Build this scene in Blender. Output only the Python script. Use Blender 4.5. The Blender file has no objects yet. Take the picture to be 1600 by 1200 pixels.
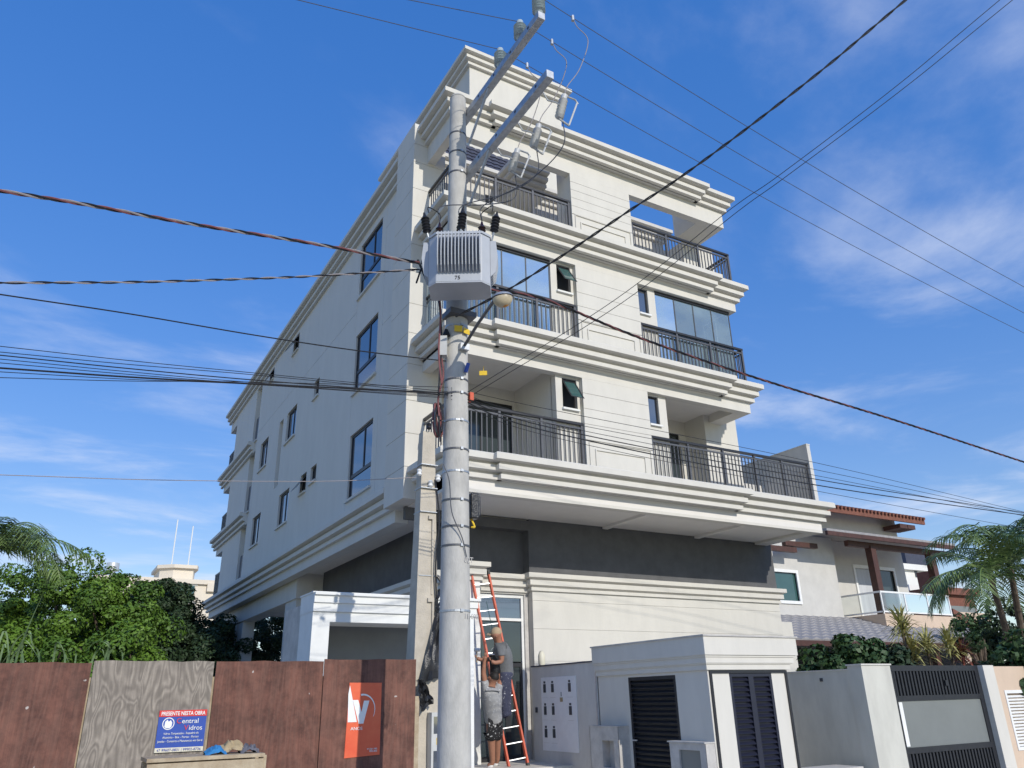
import bpy, bmesh, math, random
import numpy as np
from mathutils import Vector, Matrix
random.seed(7); np.random.seed(7)
SC = bpy.context.scene; COL = SC.collection
R = math.radians
# ------------------------------------------------------------------ camera
FPX = 1208.1; CAM = np.array([-6.267, -13.413, 1.685])
PIT, ROLL, YAW = R(22.185), R(-1.335), R(30.323)
_f = np.array([math.sin(YAW)*math.cos(PIT), math.cos(YAW)*math.cos(PIT), math.sin(PIT)])
_r = np.array([math.cos(YAW), -math.sin(YAW), 0.0]); _u = np.cross(_r, _f)
CR = _r*math.cos(ROLL)+_u*math.sin(ROLL); CU = -_r*math.sin(ROLL)+_u*math.cos(ROLL); CF = _f
cd = bpy.data.cameras.new('camera'); cam = bpy.data.objects.new('camera', cd); COL.objects.link(cam)
cd.sensor_width = 36; cd.lens = FPX/1600*36; cd.clip_end = 3000; cd.clip_start = .1
cam.matrix_world = Matrix(((CR[0], CU[0], -CF[0], CAM[0]), (CR[1], CU[1], -CF[1], CAM[1]), (CR[2], CU[2], -CF[2], CAM[2]), (0, 0, 0, 1)))
SC.camera = cam
# ------------------------------------------------------------------ sky, sun, exposure
SUN = np.array([-.085, 1, -.53]); SUN /= np.linalg.norm(SUN)          # direction the light travels
ELEV = math.asin(-SUN[2]); ROT = math.atan2(-SUN[0], -SUN[1])
W = bpy.data.worlds.new('World'); SC.world = W; W.use_nodes = True
nt = W.node_tree; nt.nodes.clear()
def nn(t, **k):
    n = nt.nodes.new(t)
    for a, b in k.items(): setattr(n, a, b)
    return n
sky = nn('ShaderNodeTexSky', sky_type='NISHITA', sun_disc=False, sun_elevation=ELEV, sun_rotation=ROT, altitude=10, air_density=1.0, dust_density=.03, ozone_density=2.0)
tc = nn('ShaderNodeTexCoord'); sep = nn('ShaderNodeSeparateXYZ'); nt.links.new(tc.outputs['Generated'], sep.inputs[0])
mx = nn('ShaderNodeMath', operation='MAXIMUM'); mx.inputs[1].default_value = .06; nt.links.new(sep.outputs['Z'], mx.inputs[0])
dx = nn('ShaderNodeMath', operation='DIVIDE'); dy = nn('ShaderNodeMath', operation='DIVIDE')
nt.links.new(sep.outputs['X'], dx.inputs[0]); nt.links.new(mx.outputs[0], dx.inputs[1])
nt.links.new(sep.outputs['Y'], dy.inputs[0]); nt.links.new(mx.outputs[0], dy.inputs[1])
cmb = nn('ShaderNodeCombineXYZ'); nt.links.new(dx.outputs[0], cmb.inputs[0]); nt.links.new(dy.outputs[0], cmb.inputs[1])
mp = nn('ShaderNodeMapping'); mp.inputs['Rotation'].default_value = (0, 0, R(35)); mp.inputs['Scale'].default_value = (1.0, 1.35, 1); mp.inputs['Location'].default_value = (3.3, 8.1, 0)
nt.links.new(cmb.outputs[0], mp.inputs[0])
ns = nn('ShaderNodeTexNoise'); ns.inputs['Scale'].default_value = .8; ns.inputs['Detail'].default_value = 11; ns.inputs['Roughness'].default_value = .58; ns.inputs['Distortion'].default_value = .35
nt.links.new(mp.outputs[0], ns.inputs['Vector'])
cr = nn('ShaderNodeValToRGB'); cr.color_ramp.elements[0].position = .47; cr.color_ramp.elements[1].position = .8; cr.color_ramp.interpolation = 'EASE'
cr.color_ramp.elements[0].color = (0, 0, 0, 1); cr.color_ramp.elements[1].color = (.72, .72, .72, 1)
lz = nn('ShaderNodeMath', operation='MULTIPLY_ADD'); lz.inputs[1].default_value = -.12; lz.inputs[2].default_value = .05; nt.links.new(sep.outputs['Z'], lz.inputs[0])
la = nn('ShaderNodeMath', operation='ADD'); nt.links.new(ns.outputs['Fac'], la.inputs[0]); nt.links.new(lz.outputs[0], la.inputs[1]); nt.links.new(la.outputs[0], cr.inputs[0])
hs = nn('ShaderNodeHueSaturation'); hs.inputs['Hue'].default_value = .525; hs.inputs['Saturation'].default_value = 2.35; hs.inputs['Value'].default_value = 2.1
gm = nn('ShaderNodeGamma'); gm.inputs[1].default_value = .42; nt.links.new(sky.outputs[0], gm.inputs[0]); nt.links.new(gm.outputs[0], hs.inputs['Color'])
bg = nn('ShaderNodeBackground'); bg.inputs[1].default_value = .15; nt.links.new(hs.outputs[0], bg.inputs[0])
bgc = nn('ShaderNodeBackground'); bgc.inputs[0].default_value = (.7, .76, .9, 1); bgc.inputs[1].default_value = .85
mix = nn('ShaderNodeMixShader'); nt.links.new(cr.outputs[0], mix.inputs[0]); nt.links.new(bg.outputs[0], mix.inputs[1]); nt.links.new(bgc.outputs[0], mix.inputs[2])
wo = nn('ShaderNodeOutputWorld'); nt.links.new(mix.outputs[0], wo.inputs[0])
ld = bpy.data.lights.new('sun', 'SUN'); ld.energy = 2.5; ld.angle = R(.5); ld.color = (1, .95, .86)
sun = bpy.data.objects.new('sun', ld); COL.objects.link(sun); sun.location = (2, -20, 30)
sun.rotation_euler = Vector(SUN).to_track_quat('-Z', 'Y').to_euler()
SC.view_settings.view_transform = 'Standard'; SC.view_settings.look = 'None'; SC.view_settings.exposure = .4; SC.view_settings.gamma = 1
SC.render.engine = 'CYCLES'

# ------------------------------------------------------------------ helpers
def ray(px, py): return CF+CR*(px-800)/FPX-CU*(py-600)/FPX
def U(px, py, ax, v):
    d = ray(px, py); i = 'XYZ'.index(ax); t = (v-CAM[i])/d[i]; return CAM+t*d
def D(px, py, dep): return CAM+dep*ray(px, py)                         # point at a forward distance
MATS = {}
def mat(name, col, rough=.8, var=.06, scale=6, bump=.0, metal=0, spec=.5, streak=0, alpha=None, bscale=None, col2=None, lo=.35, hi=.65):
    if name in MATS: return MATS[name]
    m = bpy.data.materials.new(name); m.use_nodes = True; t = m.node_tree; b = t.nodes['Principled BSDF']
    b.inputs['Roughness'].default_value = rough; b.inputs['Metallic'].default_value = metal; b.inputs['Specular IOR Level'].default_value = spec
    c = t.nodes.new('ShaderNodeTexCoord')
    n = t.nodes.new('ShaderNodeTexNoise'); n.inputs['Scale'].default_value = scale; n.inputs['Detail'].default_value = 6; n.inputs['Roughness'].default_value = .65
    src = c.outputs['Object']
    if streak:
        mpn = t.nodes.new('ShaderNodeMapping'); mpn.inputs['Scale'].default_value = (1, 1, 1/streak); t.links.new(src, mpn.inputs[0]); src2 = mpn.outputs[0]
    else: src2 = src
    t.links.new(src2, n.inputs['Vector'])
    r = t.nodes.new('ShaderNodeValToRGB'); r.color_ramp.elements[0].position = lo; r.color_ramp.elements[1].position = hi
    c2 = col2 if col2 else tuple(min(1, x*(1+var)) for x in col)
    c1 = col if col2 else tuple(x*(1-var) for x in col)
    r.color_ramp.elements[0].color = (*c1, 1); r.color_ramp.elements[1].color = (*c2, 1)
    t.links.new(n.outputs['Fac'], r.inputs[0]); t.links.new(r.outputs[0], b.inputs['Base Color'])
    if bump:
        n2 = t.nodes.new('ShaderNodeTexNoise'); n2.inputs['Scale'].default_value = bscale or scale*8; n2.inputs['Detail'].default_value = 4
        t.links.new(src2, n2.inputs['Vector'])
        bp = t.nodes.new('ShaderNodeBump'); bp.inputs['Strength'].default_value = bump; bp.inputs['Distance'].default_value = .02
        t.links.new(n2.outputs['Fac'], bp.inputs['Height']); t.links.new(bp.outputs[0], b.inputs['Normal'])
    MATS[name] = m; return m
def glassmat(name, tint, refl, rough=.02, gcol=(1, 1, 1), painted_refl=0, ior=1.5):
    m = bpy.data.materials.new(name); m.use_nodes = True; t = m.node_tree; t.nodes.clear()
    o = t.nodes.new('ShaderNodeOutputMaterial'); mi = t.nodes.new('ShaderNodeMixShader'); g = t.nodes.new('ShaderNodeBsdfGlossy'); tr = t.nodes.new('ShaderNodeBsdfTransparent')
    g.inputs['Roughness'].default_value = rough; g.inputs['Color'].default_value = (*gcol, 1); tr.inputs[0].default_value = (*tint, 1)
    lw = t.nodes.new('ShaderNodeFresnel'); lw.inputs[0].default_value = ior
    ma = t.nodes.new('ShaderNodeMath'); ma.operation = 'ADD'; ma.use_clamp = True; ma.inputs[1].default_value = refl
    t.links.new(lw.outputs[0], ma.inputs[0]); t.links.new(ma.outputs[0], mi.inputs[0]); t.links.new(tr.outputs[0], mi.inputs[1]); t.links.new(g.outputs[0], mi.inputs[2]); t.links.new(mi.outputs[0], o.inputs[0])
    if painted_refl:                                                        # grey-blue diffuse mixed in, painting the bright sky reflection onto the panes
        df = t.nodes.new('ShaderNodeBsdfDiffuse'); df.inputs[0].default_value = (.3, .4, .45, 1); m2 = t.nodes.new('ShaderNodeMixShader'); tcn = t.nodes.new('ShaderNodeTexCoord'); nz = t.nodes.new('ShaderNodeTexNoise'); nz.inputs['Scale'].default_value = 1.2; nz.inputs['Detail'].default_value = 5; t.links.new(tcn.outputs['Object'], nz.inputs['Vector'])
        mm = t.nodes.new('ShaderNodeMath'); mm.operation = 'MULTIPLY'; mm.inputs[1].default_value = painted_refl*2; t.links.new(nz.outputs['Fac'], mm.inputs[0]); t.links.new(mm.outputs[0], m2.inputs[0]); t.links.new(mi.outputs[0], m2.inputs[1]); t.links.new(df.outputs[0], m2.inputs[2]); t.links.new(m2.outputs[0], o.inputs[0])
    MATS[name] = m; return m
ORG = {}
class MB:
    def __init__(s): s.v = []; s.f = []
    def quad(s, a, b, c, d): n = len(s.v); s.v += [tuple(a), tuple(b), tuple(c), tuple(d)]; s.f.append((n, n+1, n+2, n+3)); return s
    def poly(s, P): n = len(s.v); s.v += [tuple(p) for p in P]; s.f.append(tuple(range(n, n+len(P)))); return s
    def box(s, x0, x1, y0, y1, z0, z1):
        n = len(s.v)
        s.v += [(x, y, z) for z in (z0, z1) for y in (y0, y1) for x in (x0, x1)]
        s.f += [tuple(n+i for i in q) for q in ((0, 2, 3, 1), (4, 5, 7, 6), (0, 1, 5, 4), (2, 6, 7, 3), (0, 4, 6, 2), (1, 3, 7, 5))]; return s
    def obox(s, c, ax, ay, az, hx, hy, hz):
        c = np.array(c, float); n = len(s.v); ax, ay, az = (np.array(a, float) for a in (ax, ay, az))
        s.v += [tuple(c+ax*hx*i+ay*hy*j+az*hz*k) for k in (-1, 1) for j in (-1, 1) for i in (-1, 1)]
        s.f += [tuple(n+i for i in q) for q in ((0, 2, 3, 1), (4, 5, 7, 6), (0, 1, 5, 4), (2, 6, 7, 3), (0, 4, 6, 2), (1, 3, 7, 5))]; return s
    def prism(s, P, d):
        P = [np.array(p, float) for p in P]; d = np.array(d, float); n = len(s.v); k = len(P)
        s.v += [tuple(p) for p in P]+[tuple(p+d) for p in P]
        s.f += [tuple(range(n, n+k)), tuple(range(n+2*k-1, n+k-1, -1))]+[(n+i, n+(i+1) % k, n+k+(i+1) % k, n+k+i) for i in range(k)]; return s
    def tube(s, P, r, k=8, caps=True):
        P = [np.array(p, float) for p in P]; m = len(P); rr = r if hasattr(r, '__len__') else [r]*m; base = len(s.v); up = np.array([0, 0, 1.])
        for i, p in enumerate(P):
            t = P[min(i+1, m-1)]-P[max(i-1, 0)]; t = t/(np.linalg.norm(t)+1e-9)
            ref = up if abs(t[2]) < .95 else np.array([1., 0, 0]); a = np.cross(t, ref); a /= np.linalg.norm(a); b = np.cross(t, a)
            for j in range(k):
                th = 2*math.pi*j/k; s.v.append(tuple(p+rr[i]*(a*math.cos(th)+b*math.sin(th))))
        for i in range(m-1):
            for j in range(k): s.f.append((base+i*k+j, base+i*k+(j+1) % k, base+(i+1)*k+(j+1) % k, base+(i+1)*k+j))
        if caps: s.f += [tuple(base+j for j in range(k))[::-1], tuple(base+(m-1)*k+j for j in range(k))]
        return s
    def lathe(s, c, ax, prof, k=12):                                 # prof: list of (radius, distance along axis)
        c = np.array(c, float); ax = np.array(ax, float); ax /= np.linalg.norm(ax)
        return s.tube([c+ax*d for _, d in prof], [r for r, _ in prof], k)
    def build(s, name, m, parent=None, smooth=False, bevel=0):
        v = np.array(s.v, float)
        o0 = ORG[parent.name] if parent is not None else np.array([v[:, 0].mean(), v[:, 1].mean(), v[:, 2].min()])
        me = bpy.data.meshes.new(name); me.from_pydata([tuple(q) for q in v-o0], [], s.f); me.materials.append(MATS[m] if isinstance(m, str) else m)
        bm = bmesh.new(); bm.from_mesh(me); bmesh.ops.recalc_face_normals(bm, faces=bm.faces); bm.to_mesh(me); bm.free()
        if smooth: me.polygons.foreach_set('use_smooth', [True]*len(me.polygons)); me.set_sharp_from_angle(angle=R(40))
        o = bpy.data.objects.new(name, me); COL.objects.link(o)
        if parent is not None: o.parent = parent
        else: o.location = o0
        ORG[o.name] = o0
        if bevel: md = o.modifiers.new('bevel', 'BEVEL'); md.width = bevel; md.segments = 2; md.limit_method = 'ANGLE'
        return o
def tag(o, label=None, cat=None, group=None, kind=None):
    for k, v in (('label', label), ('category', cat), ('group', group), ('kind', kind)):
        if v: o[k] = v
    return o
def root(name, loc, label, cat, group=None):
    o = bpy.data.objects.new(name, None); COL.objects.link(o); o.location = tuple(loc); o.empty_display_size = .2; ORG[o.name] = np.array(loc, float)
    return tag(o, label, cat, group)
def inst(src, parent, off, name=None):                              # copy of a mesh object, shifted
    o = src.copy(); o.name = name or src.name.split('.')[0]; COL.objects.link(o); o.parent = parent; o.location = tuple(np.array(off, float)); ORG[o.name] = ORG[parent.name] if parent is not None else np.array(off, float)
    return o
def wall(mb, ax, p, u0, u1, z0, z1, holes=(), s=1):
    """flat wall on plane ax=p; holes (u0,u1,z0,z1,depth,closed): openings with reveals going inwards (+s)"""
    us = sorted({u0, u1, *[h[i] for h in holes for i in (0, 1) if u0 < h[i] < u1]}); zs = sorted({z0, z1, *[h[i] for h in holes for i in (2, 3) if z0 < h[i] < z1]})
    def P(u, z, d=0): return (p+s*d, u, z) if ax == 'X' else (u, p+s*d, z)
    for a, b in zip(us, us[1:]):
        for c, d in zip(zs, zs[1:]):
            mu, mz = (a+b)/2, (c+d)/2
            if not any(h[0] < mu < h[1] and h[2] < mz < h[3] for h in holes): mb.quad(P(a, c), P(b, c), P(b, d), P(a, d))
    for h in holes:
        a, b, c, d, dep = h[:5]; a, b, c, d = max(a, u0), min(b, u1), max(c, z0), min(d, z1)
        for q in (((a, c), (b, c)), ((b, c), (b, d)), ((b, d), (a, d)), ((a, d), (a, c))): mb.quad(P(*q[0]), P(*q[1]), P(*q[1], dep), P(*q[0], dep))
        if len(h) > 5 and h[5]: mb.quad(P(a, c, dep), P(b, c, dep), P(b, d, dep), P(a, d, dep))
    return mb
def catmull(P, n=8):
    P = [np.array(p, float) for p in P]; Q = [2*P[0]-P[1]]+P+[2*P[-1]-P[-2]]; out = []
    for i in range(1, len(Q)-2):
        a, b, c, d = Q[i-1:i+3]
        for j in range(n):
            t = j/n; out.append(.5*((2*b)+(-a+c)*t+(2*a-5*b+4*c-d)*t*t+(-a+3*b-3*c+d)*t**3))
    return out+[P[-1]]
def text(s, size, origin, ax, ay, m, parent, name='lettering', ext=.002, width=None, align='LEFT', bold=0):
    cu = bpy.data.curves.new('txt', 'FONT'); cu.body = s; cu.size = size; cu.extrude = ext; cu.align_x = align; cu.offset = bold
    t = bpy.data.objects.new('txt', cu); COL.objects.link(t); bpy.context.view_layer.update()
    me = bpy.data.meshes.new_from_object(t.evaluated_get(bpy.context.evaluated_depsgraph_get())); bpy.data.objects.remove(t)
    co = np.array([v.co for v in me.vertices])
    if width and len(co): co[:, 0] *= width/max(1e-6, (co[:, 0].max()-co[:, 0].min()))
    ax, ay = np.array(ax, float), np.array(ay, float); az = np.cross(ax, ay); o0 = ORG[parent.name]
    for i, v in enumerate(me.vertices): v.co = Vector(np.array(origin, float)-o0+ax*co[i, 0]+ay*co[i, 1]+az*co[i, 2])
    me.materials.clear(); me.materials.append(MATS[m]); o = bpy.data.objects.new(name, me); COL.objects.link(o); o.parent = parent; ORG[o.name] = o0; return o

# ------------------------------------------------------------------ materials
mat('cream', (.63, .605, .545), .85, .035, 3, .05, streak=3)
mat('cream_side', (.61, .6, .56), .85, .03, 2, .05, streak=3)
mat('white_paint', (.76, .76, .73), .8, .04, 4, .05)
mat('ceiling', (.72, .69, .64), .9, .03, 2)
mat('charcoal', (.105, .106, .11), .85, .12, 2.5, .05)
mat('black_metal', (.018, .019, .023), .45, .15, 10)
mat('rail_metal', (.09, .092, .1), .4, .12, 10)
mat('concrete_pole', (.47, .455, .42), .9, .14, 7, .2, streak=2.5, bscale=60)
mat('concrete_cream', (.5, .45, .37), .9, .12, 4, .3, bscale=40)
mat('cement', (.5, .48, .45), .92, .14, 4, .3, bscale=40)
mat('galv', (.42, .44, .46), .45, .18, 14, .05, metal=.6)
mat('tank_grey', (.44, .46, .49), .42, .04, 5)
mat('porcelain_brown', (.03, .013, .011), .2, .1, 8)
mat('porcelain_grey', (.4, .47, .48), .25, .08, 8)
mat('polymer_grey', (.52, .52, .5), .4, .06, 8)
mat('rubber', (.012, .012, .014), .55, .2, 8)
mat('cable_red', (.2, .07, .07), .6, .2, 12)
mat('cable_white', (.3, .27, .27), .6, .1, 12)
mat('wire_steel', (.07, .075, .09), .5, .1, 12)
mat('yellow', (.75, .5, .03), .6, .06, 10)
def plymat(name, base, dark, light, grain, specks, stains=None):
    m = bpy.data.materials.new(name); m.use_nodes = True; t = m.node_tree; b = t.nodes['Principled BSDF']; b.inputs['Roughness'].default_value = .8; L = t.links.new
    def N(k, **kw):
        n = t.nodes.new(k)
        for q, v in kw.items(): setattr(n, q, v)
        return n
    c = N('ShaderNodeTexCoord'); oi = N('ShaderNodeObjectInfo'); ad = N('ShaderNodeVectorMath', operation='ADD'); L(c.outputs['Object'], ad.inputs[0])
    mp = N('ShaderNodeMapping'); mp.inputs['Scale'].default_value = grain; L(c.outputs['Object'], mp.inputs[0])
    n1 = N('ShaderNodeTexNoise'); n1.inputs['Scale'].default_value = 1.6; n1.inputs['Detail'].default_value = 1; n1.inputs['Distortion'].default_value = .9; L(mp.outputs[0], n1.inputs['Vector'])
    ml = N('ShaderNodeMath', operation='MULTIPLY'); ml.inputs[1].default_value = 62; L(n1.outputs['Fac'], ml.inputs[0]); sn = N('ShaderNodeMath', operation='SINE'); L(ml.outputs[0], sn.inputs[0])
    mr = N('ShaderNodeMapRange'); mr.inputs[1].default_value = -1; L(sn.outputs[0], mr.inputs[0])
    n2 = N('ShaderNodeTexNoise'); n2.inputs['Scale'].default_value = 3; n2.inputs['Detail'].default_value = 9; n2.inputs['Roughness'].default_value = .75; L(c.outputs['Object'], n2.inputs['Vector'])
    mp3 = N('ShaderNodeMapping'); mp3.inputs['Scale'].default_value = (60, 60, 3); L(c.outputs['Object'], mp3.inputs[0]); n3 = N('ShaderNodeTexNoise'); n3.inputs['Detail'].default_value = 3; L(mp3.outputs[0], n3.inputs['Vector']); n3.inputs['Scale'].default_value = 1
    m1 = N('ShaderNodeMix', data_type='RGBA'); m1.inputs[6].default_value = (*dark, 1); m1.inputs[7].default_value = (*base, 1); L(n2.outputs['Fac'], m1.inputs[0])
    r2 = N('ShaderNodeValToRGB'); r2.color_ramp.elements[0].position = .38; r2.color_ramp.elements[1].position = .6; L(n2.outputs['Fac'], r2.inputs[0]); L(r2.outputs[0], m1.inputs[0])
    m2 = N('ShaderNodeMix', data_type='RGBA'); m2.inputs[7].default_value = (*light, 1); L(m1.outputs[2], m2.inputs[6]); f = N('ShaderNodeMath', operation='MULTIPLY'); L(mr.outputs[0], f.inputs[0]); f.inputs[1].default_value = specks[1]; L(f.outputs[0], m2.inputs[0])
    m3 = N('ShaderNodeMix', data_type='RGBA', blend_type='MULTIPLY'); m3.inputs[0].default_value = .55; L(m2.outputs[2], m3.inputs[6]); L(n3.outputs['Fac'], m3.inputs[7])
    n4 = N('ShaderNodeTexNoise'); n4.inputs['Scale'].default_value = 9; n4.inputs['Detail'].default_value = 2; L(c.outputs['Object'], n4.inputs['Vector']); r4 = N('ShaderNodeValToRGB'); r4.color_ramp.elements[0].position = .74; r4.color_ramp.elements[1].position = .77; L(n4.outputs['Fac'], r4.inputs[0])
    sc = N('ShaderNodeMath', operation='MULTIPLY'); sc.inputs[1].default_value = specks[0]; L(r4.outputs[0], sc.inputs[0]); m4 = N('ShaderNodeMix', data_type='RGBA'); m4.inputs[7].default_value = (.5, .46, .42, 1); L(m3.outputs[2], m4.inputs[6]); L(sc.outputs[0], m4.inputs[0]); L(m4.outputs[2], b.inputs['Base Color'])
    bp = N('ShaderNodeBump'); bp.inputs['Strength'].default_value = .3; bp.inputs['Distance'].default_value = .01; L(n3.outputs['Fac'], bp.inputs['Height']); L(bp.outputs[0], b.inputs['Normal']); MATS[name] = m
plymat('ply_red', (.25, .105, .072), (.11, .045, .032), (.33, .19, .14), (1.6, 1, .25), (.85, .16))
plymat('ply_grey', (.46, .4, .33), (.32, .275, .23), (.17, .145, .12), (3.4, 1, .8), (.2, .6))
mat('wood_raw', (.34, .26, .17), .85, .3, 8, .2, col2=(.48, .4, .28))
mat('brown_wood', (.07, .026, .018), .55, .25, 6, .1)
mat('fiber_orange', (.55, .075, .022), .5, .12, 6)
mat('alu', (.7, .7, .7), .35, .06, 10, metal=.7)
mat('terracotta', (.19, .075, .05), .85, .2, 6, .1)
mat('tile_dark', (.05, .055, .085), .6, .2, 8, .1)
mat('tile_grey', (.3, .29, .29), .75, .15, 8, .1)
mat('beige_wall', (.56, .545, .51), .88, .05, 2.5, .05)
mat('grey_wall', (.6, .58, .54), .9, .08, 2.5, .08, streak=3)
mat('peach_wall', (.62, .48, .36), .88, .04, 3, .05)
mat('far_cream', (.72, .64, .52), .85, .04, .6)
mat('far_white', (.75, .74, .7), .85, .04, .6)
mat('sign_blue', (.02, .07, .36), .4, .05, 5); mat('sign_red', (.62, .03, .025), .4, .05, 5); mat('sign_white', (.8, .8, .78), .5, .03, 6); mat('sign_cream', (.7, .66, .52), .5, .03, 6)
mat('poster_red', (.68, .085, .035), .4, .12, 1.2, col2=(.8, .17, .07)); mat('paper', (.8, .8, .8), .7, .03, 6); mat('meter_dark', (.05, .055, .065), .3, .1, 8)
mat('skin', (.36, .17, .105), .6, .08, 12); mat('shirt_grey', (.17, .175, .18), .9, .1, 20); mat('shirt_light', (.33, .33, .33), .9, .25, 22, col2=(.5, .5, .5), lo=.55, hi=.62)
mat('trousers', (.055, .06, .1), .9, .3, 24, col2=(.5, .5, .52), lo=.6, hi=.66); mat('shorts', (.014, .014, .016), .9, .2, 22, col2=(.6, .6, .6), lo=.6, hi=.64)
mat('cap_tan', (.45, .33, .2), .85, .08, 12); mat('hair', (.015, .012, .01), .7, .2, 30); mat('bucket', (.012, .012, .013), .4, .2, 14, col2=(.7, .7, .7), lo=.66, hi=.69)
mat('asphalt', (.3, .28, .245), .95, .15, 20, .3); mat('paving', (.56, .52, .45), .92, .12, 6, .2); mat('soil', (.3, .26, .2), .95, .25, 3, .3); mat('guard_glass', (.035, .045, .075), .25, .1, 2); mat('shutter_grey', (.3, .32, .34), .6, .05, 3); mat('light_concrete', (.64, .6, .53), .92, .1, 4, .2); mat('kerb', (.38, .37, .35), .9, .1, 6, .2)
mat('leaf_bright', (.042, .1, .01), .6, .5, .9, col2=(.13, .235, .02)); mat('leaf_dark', (.014, .034, .012), .65, .4, 1.2, col2=(.035, .068, .022)); mat('leaf_mid', (.02, .055, .013), .6, .4, 1.2, col2=(.055, .11, .03))
mat('palm_leaf', (.07, .13, .03), .5, .4, 2, col2=(.2, .27, .09)); mat('yellow_leaf', (.3, .3, .08), .55, .3, 3, col2=(.5, .46, .2)); mat('grass_blade', (.1, .17, .07), .6, .3, 3, col2=(.2, .28, .13)); mat('bark', (.12, .09, .065), .9, .3, 8, .4)
mat('red_leaf', (.22, .07, .05), .6, .3, 3); mat('blue_rag', (.03, .2, .45), .85, .1, 10); mat('tan_rag', (.4, .31, .18), .9, .15, 10); mat('grey_rag', (.13, .13, .15), .9, .15, 10)
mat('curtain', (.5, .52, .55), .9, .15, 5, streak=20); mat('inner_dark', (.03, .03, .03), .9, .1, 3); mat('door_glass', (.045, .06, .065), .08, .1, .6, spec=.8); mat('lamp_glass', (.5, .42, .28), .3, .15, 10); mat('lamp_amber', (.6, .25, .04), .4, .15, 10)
mat('window_glass', (.03, .045, .07), .04, .1, .5, spec=1.0); MATS['window_glass'].node_tree.nodes['Principled BSDF'].inputs['IOR'].default_value = 2.1
mat('boundary_grey', (.55, .54, .48), .9, .09, 2.5, .08, streak=3); mat('green_glass', (.04, .1, .095), .06, .1, .5, spec=1.0); mat('film', (.02, .02, .022), .3, .3, 9, .3); mat('frosted', (.19, .205, .2), .25, .05, 1)
glassmat('curtain_glass', (.62, .74, .8), .3, gcol=(.9, .97, 1), painted_refl=.4); glassmat('clear_glass', (.86, .9, .9), .0, ior=1.2)
# ------------------------------------------------------------------ ground
def struct(name, mb, m): return tag(mb.build(name, m), kind='structure')
struct('ground', MB().quad((-300, -60, -.16), (300, -60, -.16), (300, 400, -.16), (-300, 400, -.16)), 'soil')
struct('road', MB().quad((-120, -14.6, -.15), (120, -14.6, -.15), (120, -6.15, -.15), (-120, -6.15, -.15)), 'asphalt')
struct('pavement', MB().box(-120, 120, -6.0, -3.4, -.155, 0), 'paving')
struct('far_pavement', MB().box(-120, 120, -17, -14.8, -.155, 0), 'paving')
for i, (a, b) in enumerate(((-6.15, -6.0), (-14.8, -14.65))): struct('kerb', MB().box(-120, 120, a, b, -.155, .012), 'kerb')
struct('yard', MB().box(-3.2, 40, -3.4, 26, -.155, -.004), 'light_concrete')
# ------------------------------------------------------------------ the apartment building
L1, L2, L3, L4 = 6.25, 9.25, 12.25, 15.23; LV = {1: L1, 2: L2, 3: L3, 4: L4}
B = root('apartment_building', (4.4, 8, 0), 'cream four storey apartment building with stepped cornices and dark balcony railings', 'building')
XL, XR, YB = .06, 8.85, 1.95                                         # front frame ends, loggia back wall
PROF = [(0, -.44), (.10, -.44), (.10, -.345), (.055, -.335), (.055, -.30), (.195, -.275), (.195, -.165), (.14, -.155), (.14, -.115), (.30, -.09), (.30, .03), (.27, .055), (0, .055)]
def cornice(name, x0, x1, y0, yb, z, prof=PROF, m='cream', parent=None, sides=(1, 1), sc=1):
    mb = MB(); P = [(o*sc, z+h*sc) for o, h in prof]
    def loop(o): 
        a = x0-o if sides[0] else x0; b = x1+o if sides[1] else x1
        return [(a, yb), (a, y0-o), (b, y0-o), (b, yb)]
    for (o, h), (o2, h2) in zip(P, P[1:]):
        A, C2 = loop(o), loop(o2)
        for i in range(3): mb.quad((*A[i], h), (*A[i+1], h), (*C2[i+1], h2), (*C2[i], h2))
    for e in (0, 3): mb.poly([(*loop(o)[e], h) for o, h in P])
    return mb.build(name, m, parent or B)
def cornice_y(name, x, y0, y1, z, prof=PROF, m='cream_side', parent=None, sc=1, ends=True):   # runs along Y, faces -X
    mb = MB(); P = [(x-o*sc, z+h*sc) for o, h in prof]
    for (a, h), (b, h2) in zip(P, P[1:]): mb.quad((a, y0, h), (a, y1, h), (b, y1, h2), (b, y0, h2))
    for y in (y0, y1): mb.poly([(a, y, h) for a, h in P])
    return mb.build(name, m, parent or B)
BR = {1: 10.87, 2: XR, 3: XR, 4: XR}
for k in (1, 2, 3, 4):
    z, xr = LV[k], BR[k]
    yb = 1.1 if k > 1 else 3.0
    if k < 4:
        MB().box(XL, xr, .002, .2, z-.725, z-.42).build('edge_beam', 'cream', B)
        MB().box(XL, XL+.2, .2, 1.37, z-.724, z-.42).build('side_beam', 'cream', B); MB().box(xr-.45, xr, .2, 1.1 if k > 1 else 1.94, z-.724, z-.42).build('side_beam', 'cream', B)
        MB().box(XL, xr, .001, YB+.1, z-.5 if k > 1 else z-.66, z+.02).build('floor_slab', 'ceiling', B)
    else:
        MB().box(XL, xr, .002, .2, z-.97, z-.42).build('edge_beam', 'cream', B); MB().box(XL, xr, 0.001, .2, z-.42, z+.02).build('roof_beam_core', 'cream', B)
        MB().box(XL, XL+.2, .2, 1.37, z-.97, z+.02).build('side_beam', 'cream', B); MB().box(7.95, xr, .2, 1.1, z-.97, z+.02).build('side_beam', 'cream', B)
    cornice('cornice', XL, xr, 0, 1.37 if k > 1 else 1.37, z)
    cornice('centre_cornice', 1.24, 7.75, -.13, 0, z)
# balcony cross beams under the first floor slab
for x in (5.2, 8.2): MB().box(x, x+.16, .2, 1.94, L1-.72, L1-.655).build('soffit_beam', 'ceiling', B)
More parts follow.
